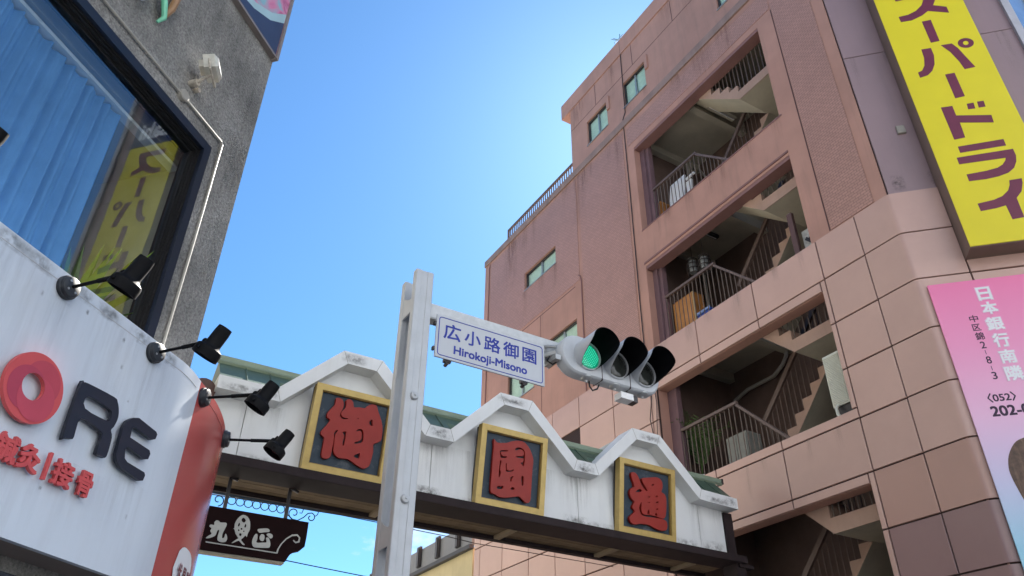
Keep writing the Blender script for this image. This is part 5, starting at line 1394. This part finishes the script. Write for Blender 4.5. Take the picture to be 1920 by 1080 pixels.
fl = thing('floodlight', 'old white wall floodlight with rusty bracket on the grey roughcast wall', 'floodlight', tuple(Pw(-0.87, 6.45, 0)))
M_fl = mat('aged_white_enamel', (0.52, 0.50, 0.43), 0.5, nscale=14, namt=0.2, streak=0.3, dirt=(0.30, 0.22, 0.14))
dz = Vector((0, 0, 1)); ax = (LN * 0.8 + Z3 * 0.25 + LT * 0.35).normalized(); sd_ = ax.cross(Z3).normalized(); uv = sd_.cross(ax)
o0 = Pw(-0.86, 6.60, 0.16)
b = MB(); b.obox(o0, sd_, uv, ax, (-0.085, 0.085), (-0.075, 0.075), (-0.05, 0.06), 0, 0.02); b.build('housing', M_fl, fl)
b = MB(); b.obox(o0, sd_, uv, ax, (-0.065, 0.065), (-0.055, 0.055), (0.061, 0.066)); b.build('front_glass', mat('dull_lamp_glass', (0.35, 0.36, 0.36), 0.2), fl)
b = MB(); b.obox(o0, sd_, uv, ax, (-0.05, 0.05), (-0.02, 0.055), (-0.09, -0.051)); b.build('ballast', M_fl, fl)
b = MB(); b.tube([Pw(-0.86, 6.46, 0.0), Pw(-0.86, 6.46, 0.07)], 0.03, 10); b.tube([Pw(-0.86, 6.46, 0.06), Pw(-0.86, 6.49, 0.11), o0 + uv * -0.07], 0.014, 8)
b.tube([o0 + sd_ * -0.1, o0 + sd_ * -0.1 - uv * 0.11, o0 + sd_ * 0.1 - uv * 0.11, o0 + sd_ * 0.1], 0.010, 6); b.tube([Pw(-0.80, 6.44, 0.0), Pw(-0.80, 6.44, 0.05)], 0.02, 8); b.build('bracket', mat('rusty_white_steel', (0.45, 0.40, 0.33), 0.6, nscale=30, namt=0.4), fl)
rw = thing('sky_cut_block', 'unseen grey block added left of the side street to cut sky light', 'building', (-7, 38, 0))
b = MB(); b.box((-14, 0.40), (16.2, 62), (0, 18)); b.build('wall', mat('sky_cut_block_wall', (0.36, 0.34, 0.31), 0.8, nscale=1.0), rw)  # hidden block, added so less sky light reaches the lower street
hp = thing('house_plant', 'leafy green plant standing inside the big dark framed window', 'plant', tuple(LC + LT * -0.72 + LN * -0.55 + Z3 * 3.9))
b = MB(); b.lathe(LC + LT * -0.72 + LN * -0.55 + Z3 * 3.9, (0, 0, 1), [(0, 0.09), (0.22, 0.12), (0.23, 0.12)], 12); b.build('pot', M_paper, hp)
b = MB(); rnd = random.Random(5)
o_ = LC + LT * -0.72 + LN * -0.55 + Z3 * 4.12
for k in range(70):
    an, ti, ln_ = rnd.uniform(0, 6.283), rnd.uniform(0.1, 0.9), rnd.uniform(0.35, 0.95)
    d = Vector((math.cos(an) * ti, math.sin(an) * ti, 1)).normalized()
    s_ = d.cross(Vector((0, 0, 1))).normalized() * 0.035
    m1 = o_ + d * ln_ * 0.6; tp = o_ + d * ln_ + Vector((math.cos(an), math.sin(an), -0.4)) * 0.15 * ti
    b.poly([o_, m1 - s_, tp, m1 + s_])
b.build('leaves', mat('house_plant_leaf', (0.14, 0.24, 0.03), 0.5, nscale=9, namt=0.3), hp, fixn=False)
# picture board near the corner
bb = thing('picture_board', 'board printed with pink petals high on the grey corner', 'billboard', tuple(Pw(-0.4, 7.70, 0)))
M_pic = bpy.data.materials.new('pink_flower_print')
M_pic.use_nodes = True
_t = M_pic.node_tree
_b = _t.nodes['Principled BSDF']; _b.inputs['Roughness'].default_value = 0.5
_tc = _t.nodes.new('ShaderNodeTexCoord'); _mp = _t.nodes.new('ShaderNodeMapping'); _mp.inputs['Rotation'].default_value = (0.5, 0.3, 0.9)
_w = _t.nodes.new('ShaderNodeTexNoise'); _w.inputs['Scale'].default_value = 1.7; _w.inputs['Distortion'].default_value = 1.6; _w.inputs['Detail'].default_value = 3
_rp = _t.nodes.new('ShaderNodeValToRGB'); _e = _rp.color_ramp.elements
_e[0].position, _e[0].color = 0.36, (0.22, 0.42, 0.48, 1)
_e[1].position, _e[1].color = 0.46, (0.60, 0.20, 0.33, 1)
for p_, c_ in ((0.55, (0.40, 0.10, 0.22, 1)), (0.66, (0.68, 0.32, 0.45, 1)), (0.75, (0.85, 0.65, 0.70, 1))):
    q_ = _e.new(p_); q_.color = c_
_t.links.new(_tc.outputs['Object'], _mp.inputs[0]); _t.links.new(_mp.outputs[0], _w.inputs[0]); _t.links.new(_w.outputs['Fac'], _rp.inputs[0]); _t.links.new(_rp.outputs[0], _b.inputs['Base Color'])
b = MB(); lbx(b, (-0.735, -0.045), (0.03, 0.055), (7.74, 9.9)); b.build('picture', M_pic, bb)
PLL = (LC, LT, Z3, LN)
outline('navy_corner_print', [[(-0.735, 7.745), (-0.05, 7.745), (-0.05, 8.22), (-0.25, 8.02), (-0.5, 7.88), (-0.735, 7.82)]], PLL, 0.002, mat('navy_print', (0.03, 0.05, 0.11), 0.5), bb, z0=0.0555)
outline('pale_sweep_print', [[(-0.735, 7.82), (-0.5, 7.88), (-0.25, 8.02), (-0.05, 8.22), (-0.05, 8.36), (-0.25, 8.13), (-0.5, 7.97), (-0.735, 7.93)]], PLL, 0.002, mat('pale_aqua_print', (0.34, 0.50, 0.54), 0.5), bb, z0=0.0555)
b = MB(); lbx(b, (-0.765, -0.736), (0.0, 0.065), (7.71, 9.93)); lbx(b, (-0.044, -0.012), (0.0, 0.075), (7.69, 9.93)); lbx(b, (-0.7355, -0.0445), (0.0, 0.06), (7.71, 7.7395)); b.build('frame', mat('grey_brown_frame', (0.22, 0.19, 0.18), 0.5), bb)
# small glass plate sign with a green letter
gp = thing('glass_plate_sign', 'small clear plate sign with green stroke on the grey wall above the window', 'sign', tuple(Pw(-1.45, 6.6, 0)))
b = MB(); b.obox(LC, LT, Z3, LN, (-1.62, -1.56), (6.60, 7.4), (0.02, 0.20)); b.build('plate', mat('clear_acrylic_edge', (0.45, 0.48, 0.50), 0.2), gp)
b = MB(); b.tube([Pw(-1.38, 6.58, 0.03), Pw(-1.36, 6.64, 0.06), Pw(-1.40, 6.75, 0.06), Pw(-1.46, 6.86, 0.06), Pw(-1.50, 7.0, 0.06)], [0.012, 0.022, 0.025, 0.025, 0.02], 8); b.build('green_stroke', mat('mint_enamel', (0.18, 0.55, 0.36), 0.35), gp)
b = MB(); b.tube([Pw(-1.35, 6.66, 0.03), Pw(-1.32, 6.8, 0.05), Pw(-1.30, 7.05, 0.05)], [0.02, 0.03, 0.03], 8); b.build('brown_stroke', mat('ochre_enamel', (0.30, 0.17, 0.08), 0.4), gp)
b = MB(); b.lathe(Pw(-1.59, 6.68, 0.0), LN, [(0, 0.03), (0.1, 0.03)], 10); b.build('stud', M_fl, gp)

# ------------------------------------------------------------------ shop fascia sign wrapping the corner
SZ0, SZ1 = 2.67, 4.10
q0 = LC + LN * 0.30
strt = [tuple((q0 + LT * u)[:2]) for u in (-4.75, -3.5, -2.5, -1.6, -0.9, -0.42)]
ctl = [strt[-2], strt[-1], (0.605, 5.43), (0.80, 5.77), (0.945, 6.15), (1.02, 6.52), (1.048, 6.95), (1.055, 7.6)]
def crspl(P, n=6):
    o = []
    for i in range(1, len(P) - 2):
        p0, p1, p2, p3 = P[i - 1], P[i], P[i + 1], P[i + 2]
        for k in range(n):
            t = k / n
            o.append(tuple(0.5 * (2 * p1[a] + (p2[a] - p0[a]) * t + (2 * p0[a] - 5 * p1[a] + 4 * p2[a] - p3[a]) * t * t + (3 * p1[a] - p0[a] - 3 * p2[a] + p3[a]) * t ** 3) for a in (0, 1)))
    return o
curve = crspl(ctl)
ired = 6                                     # index where the red cladding starts (0.605, 5.43)
white_pts = strt[:-1] + curve[:ired + 1]
red_pts = curve[ired:] + [(1.055, 7.6), (1.055, 8.6)]
ss = thing('shop_sign', 'white and red shop fascia wrapping the corner with raised letters', 'shop sign', (-0.5, 5.0, 2.67))
def off2(pts, d):
    o = []
    for i, p in enumerate(pts):
        a, c = Vector(pts[max(i - 1, 0)]), Vector(pts[min(i + 1, len(pts) - 1)])
        t = (c - a).normalized(); nn = Vector((t.y, -t.x))
        o.append((p[0] - nn.x * d, p[1] - nn.y * d))
    return o
def ribbon(pts, z0, z1, th, m, name, parent, out=0.0):
    P = off2(pts, -out) if out else pts
    Q = off2(pts, th)
    b = MB()
    n = len(P)
    b.v = [(x, y, z0) for x, y in P] + [(x, y, z1) for x, y in P] + [(x, y, z0) for x, y in Q] + [(x, y, z1) for x, y in Q]
    for k in range(n - 1):
        for f, s_ in (((k, k + 1, n + k + 1, n + k), True), ((2 * n + k, 3 * n + k, 3 * n + k + 1, 2 * n + k + 1), True), ((k, 2 * n + k, 2 * n + k + 1, k + 1), False), ((n + k, n + k + 1, 3 * n + k + 1, 3 * n + k), False)):
            b.f.append(f); b.m.append(0); b.sm.append(s_)
    for k in (0, n - 1):
        b.f.append((k, n + k, 3 * n + k, 2 * n + k)); b.m.append(0); b.sm.append(False)
    return b.build(name, m, parent)
ribbon(white_pts, SZ0, SZ1, 0.04, M_signw, 'white_panel', ss)
ribbon(red_pts, SZ0, SZ1, 0.04, M_signr, 'red_panel', ss)
ribbon(white_pts[:-1], SZ1 - 0.075, SZ1 - 0.071, 0.0, mat('lip_line_grey', (0.50, 0.50, 0.50), 0.5), 'lip_line', ss, 0.002)
ribbon(red_pts[:-1], SZ1 - 0.075, SZ1 - 0.071, 0.0, mat('lip_line_red', (0.35, 0.05, 0.045), 0.5), 'lip_line', ss, 0.002)
allp = white_pts + red_pts[1:]
ins = off2(allp, 0.042)
back = [(LC.x + 0.01, 8.6), (LC.x + 0.01, 5.69)] + [tuple((LC + LN * 0.005 + LT * -4.75)[:2])]
b = MB(); b.prism([(x, y, SZ0 + 0.01) for x, y in ins + back], (0, 0, 0.04)); b.build('soffit', M_taupe, ss)
b = MB(); b.prism([(x, y, SZ1 - 0.05) for x, y in ins + back], (0, 0, 0.04)); b.build('top_cover', M_signw, ss)
b = MB(); b.lathe((-0.30, 4.62, SZ0 + 0.009), (0, 0, -1), [(0, 0.06), (0.008, 0.06), (0.012, 0.05)], 18); b.build('downlight', M_pole, ss)
b = MB(); lbx(b, (-4.7, -0.1), (0.006, 0.03), (0.1, 2.6)); b.build('shop_front', mat('dark_shop_glass', (0.03, 0.03, 0.035), 0.1), ss)
PLG = (LC, LT, Z3, LN)
ov = [(1 if k else 1) for k in range(1)]
def ring_pts(cx, cz, r, n=44, ex=1.0, rot=0.0):
    o = []
    for k in range(n):
        a = 2 * math.pi * k / n
        x, z = r * math.cos(a), r * ex * math.sin(a)
        o.append((cx + x * math.cos(rot) - z * math.sin(rot), cz + x * math.sin(rot) + z * math.cos(rot)))
    return o
OC = (-1.490, 3.386)
O_ = outline('letter', [ring_pts(*OC, 0.187), ring_pts(OC[0] - 0.010, OC[1] + 0.002, 0.072)], PLG, 0.024, M_coral, ss, z0=0.326)
M_cor2 = mat('coral_petal_print', (0.46, 0.055, 0.085), 0.45)
HC, HR = Vector((OC[0] - 0.010, OC[1] + 0.002)), 0.072
for k, (dx, dz_) in enumerate(((0.035, 0.045), (-0.045, -0.02), (0.03, -0.05))):
    pc_ = Vector((OC[0] + dx, OC[1] + dz_))
    inner, outer = [], []
    for q in range(48):
        a = 2 * math.pi * q / 48
        d = Vector((math.cos(a), math.sin(a)))
        w_ = HC - pc_; bq = w_.dot(d); rt = -bq + math.sqrt(max(0.0, bq * bq - w_.dot(w_) + 0.118 ** 2))
        inner.append(HC + d * HR); outer.append(HC + d * max(rt, HR + 0.0005))
    b = MB(); zz = 0.3503 + 0.0012 * k
    P3 = lambda p: LC + LT * p.x + Z3 * p.y + LN * zz
    for q in range(48):
        r_ = (q + 1) % 48
        b.poly([P3(inner[q]), P3(outer[q]), P3(outer[r_]), P3(inner[r_])])
    b.build('petal_print', mat('coral_petal_print_%d' % k, ((0.50, 0.060, 0.085), (0.44, 0.050, 0.085), (0.55, 0.068, 0.10))[k], 0.45), O_, fixn=False)
outline('letter', GLY['R'], PLG, 0.026, M_navy, ss, z0=0.324, smooth=3)
outline('letter', GLY['E'], PLG, 0.026, M_navy, ss, z0=0.324)
outline('letter', [[(-2.095, 3.39), (-2.095, 3.30), (-2.050, 3.235), (-1.985, 3.215), (-1.810, 3.215), (-1.810, 3.285), (-1.965, 3.285), (-2.010, 3.32), (-2.010, 3.46), (-1.965, 3.495), (-1.810, 3.495), (-1.810, 3.565), (-1.985, 3.565), (-2.050, 3.545), (-2.095, 3.48)]], PLG, 0.026, M_navy, ss, z0=0.324)
for s_, u0, u1, z0_, z1_ in (('鍼', -1.572, -1.434, 2.985, 3.125), ('灸', -1.428, -1.288, 2.988, 3.125), ('接', -1.192, -1.052, 2.988, 3.125), ('骨', -1.012, -0.906, 2.988, 3.125)):
    text('letter', s_, PLG, (u0, u1, z0_, z1_), M_coral, ss, 0.022, 0.032, 0.322)
b = MB(); b.obox(LC, LT, Z3, LN, (-1.244, -1.228), (2.985, 3.13), (0.322, 0.344)); b.build('divider_bar', M_coral, ss)
for u, w_, zt, ln_ in ((-1.50, 0.10, 3.94, 0.9), (-1.46, 0.05, 3.94, 0.5), (-0.716, 0.09, 3.94, 1.0), (-1.1, 0.2, 4.02, 0.5), (-0.9, 0.12, 4.02, 1.1), (-1.75, 0.25, 4.02, 0.9), (-0.6, 0.15, 4.02, 0.7), (-2.0, 0.2, 4.02, 0.8), (-1.0, 0.3, 3.15, 0.45), (-0.62, 0.2, 3.2, 0.5), (-1.3, 0.2, 2.98, 0.3)):
    stain(PLG, (u - w_, u + w_), (zt - ln_, zt), M_dripw, ss, 0.3012)
for u, z in ((-0.93, 3.80), (-0.80, 3.64), (-1.20, 2.95), (-0.55, 3.0), (-1.62, 3.9), (-1.30, 3.97), (-0.98, 3.96)):
    stain(PLG, (u - 0.012, u + 0.012), (z - 0.018, z + 0.018), M_blot, ss, 0.3014)
for u in (-1.9, -1.7, -1.35, -1.15, -0.85, -0.6):
    stain(PLG, (u - 0.12, u + 0.12), (4.0, 4.1), M_blot, ss, 0.3013)
for u, w_, z0_, z1_ in ((-0.2, 0.2, 5.0, 6.5), (-1.0, 0.3, 6.3, 7.6), (-0.5, 0.35, 6.3, 7.7), (-1.5, 0.3, 6.3, 8.5), (-0.12, 0.1, 4.2, 7.4)):
    stain(PLG, (u - w_, u + w_), (z0_, z1_), M_drip, lbd, 0.0015)
# oval label on the red cladding, following its curve
lab_pts = crspl(ctl, 10)
seg = [p for p in lab_pts if 5.63 < p[1] < 6.08]
b = MB()
cum = [0.0]
for p, q in zip(seg, seg[1:]):
    cum.append(cum[-1] + math.hypot(q[0] - p[0], q[1] - p[1]))
tot = cum[-1]
so = off2(seg, -0.006)
def lab_prof(s_):
    e = abs(2 * s_ / tot - 1)
    return 0.17 * (1 - e ** 3.2) ** 0.5
zc = 2.885
for k in range(len(seg) - 1):
    h0, h1 = lab_prof(cum[k]), lab_prof(cum[k + 1])
    b.poly([(*so[k], zc - h0), (*so[k + 1], zc - h1), (*so[k + 1], zc + h1), (*so[k], zc + h0)], 0, True)
b.build('oval_label', M_paper, ss, fixn=False)
mid = len(seg) // 2
tv = Vector((seg[mid + 1][0] - seg[mid - 1][0], seg[mid + 1][1] - seg[mid - 1][1], 0)).normalized()
nv = Vector((tv.y, -tv.x, 0))
lp0 = Vector((*so[mid], 0)) + nv * 0.004
for k, ch_ in enumerate('伏見院'):
    u = -0.125 + k * 0.125
    text('label_lettering', ch_, (lp0, tv, Z3, nv), (u - 0.048, u + 0.048, zc - 0.055, zc + 0.055), mat('label_ink', (0.20, 0.05, 0.06), 0.5), ss, 0.002, 0.012, 0.0)

# ------------------------------------------------------------------ black arm spotlights along the fascia
def make_spot(loc, nrm, label):
    t = thing('spotlight', label, 'spotlight', (0, 0, 0), 'black arm spotlights along the shop sign')
    L = 0.385
    b = MB(); b.lathe((0.002, 0, 0), (1, 0, 0), [(0, 0.070), (0.022, 0.070), (0.024, 0.064), (0.045, 0.060), (0.050, 0.05)], 22)
    base = b.build('base', mat('charcoal_lamp_base', (0.028, 0.031, 0.036), 0.45), t)
    b = MB()
    for a in range(4):
        an = R(45 + 90 * a)
        b.lathe((0.049, 0.036 * math.cos(an), 0.036 * math.sin(an)), (1, 0, 0), [(0, 0.008), (0.006, 0.007)], 8)
    b.each('screw', M_galv, base)
    b = MB(); b.tube([(0.05, 0, 0), (L * 0.55, 0, 0.012)], 0.0105, 10); b.tube([(L * 0.55, 0, 0.012), (L, 0, 0.026)], 0.014, 10)
    b.tube([(L, -0.022, 0.026), (L, 0.022, 0.026)], 0.02, 12); b.build('arm', M_black, t)
    ax = Vector((-0.50, 0, -0.866)); hc = Vector((L + 0.065, 0, 0.02))
    b = MB(); b.lathe(hc, ax, [(-0.108, 0.027), (-0.105, 0.046), (-0.065, 0.050), (0.02, 0.051), (0.033, 0.056), (0.052, 0.083), (0.07, 0.088), (0.115, 0.088), (0.117, 0.082), (0.094, 0.08)], 26, cap=(True, False))
    hd = b.build('lamp_head', M_black, t)
    b = MB(); b.lathe(hc, ax, [(0.08, 0.080), (0.089, 0.045), (0.091, 0.003)], 22, cap=(False, True)); b.build('lamp_glass', mat('lamp_glass', (0.12, 0.12, 0.12), 0.15), hd)
    b = MB()
    for s_ in (-1, 1):
        b.lathe(hc + Vector((0, s_ * 0.087, 0)) + ax * 0.085, (0, s_, 0), [(0, 0.014), (0.012, 0.013), (0.014, 0.005)], 10)
    b.tube([Vector((L, 0, 0.026)), hc + ax * -0.03 + Vector((-0.05, 0, 0.02))], 0.012, 8); b.build('pivot_knob', M_black, hd)
    return t
spots = []
for (x, y), nx, lab in ((tuple((q0 + LT * -1.494)[:2]), LN, 'black spotlight above the red ring letter, nearest in full view'),
                        (tuple((q0 + LT * -0.716)[:2]), LN, 'black spotlight at the foot of the grey corner above the letter E'),
                        ((0.642, 5.50), Vector((0.86, -0.51, 0)), 'black spotlight at the seam of white and red cladding'),
                        ((0.955, 6.19), Vector((0.96, -0.28, 0)), 'black spotlight farthest round the corner on the red cladding'),
                        (tuple((q0 + LT * -2.53)[:2]), LN, 'black spotlight cut by the left edge below the big window')):
    rz = math.atan2(nx.y, nx.x)
    if not spots:
        s0 = make_spot((x, y, 4.012), nx, lab)
        s0.location = (x, y, 4.012); s0.rotation_euler = (0, 0, rz)
        spots.append(s0)
    else:
        spots.append(copy_thing(spots[0], (x, y, 4.012), rz, lab))
for o in bpy.data.objects:
    if '_b' in o:
        del o['_b']
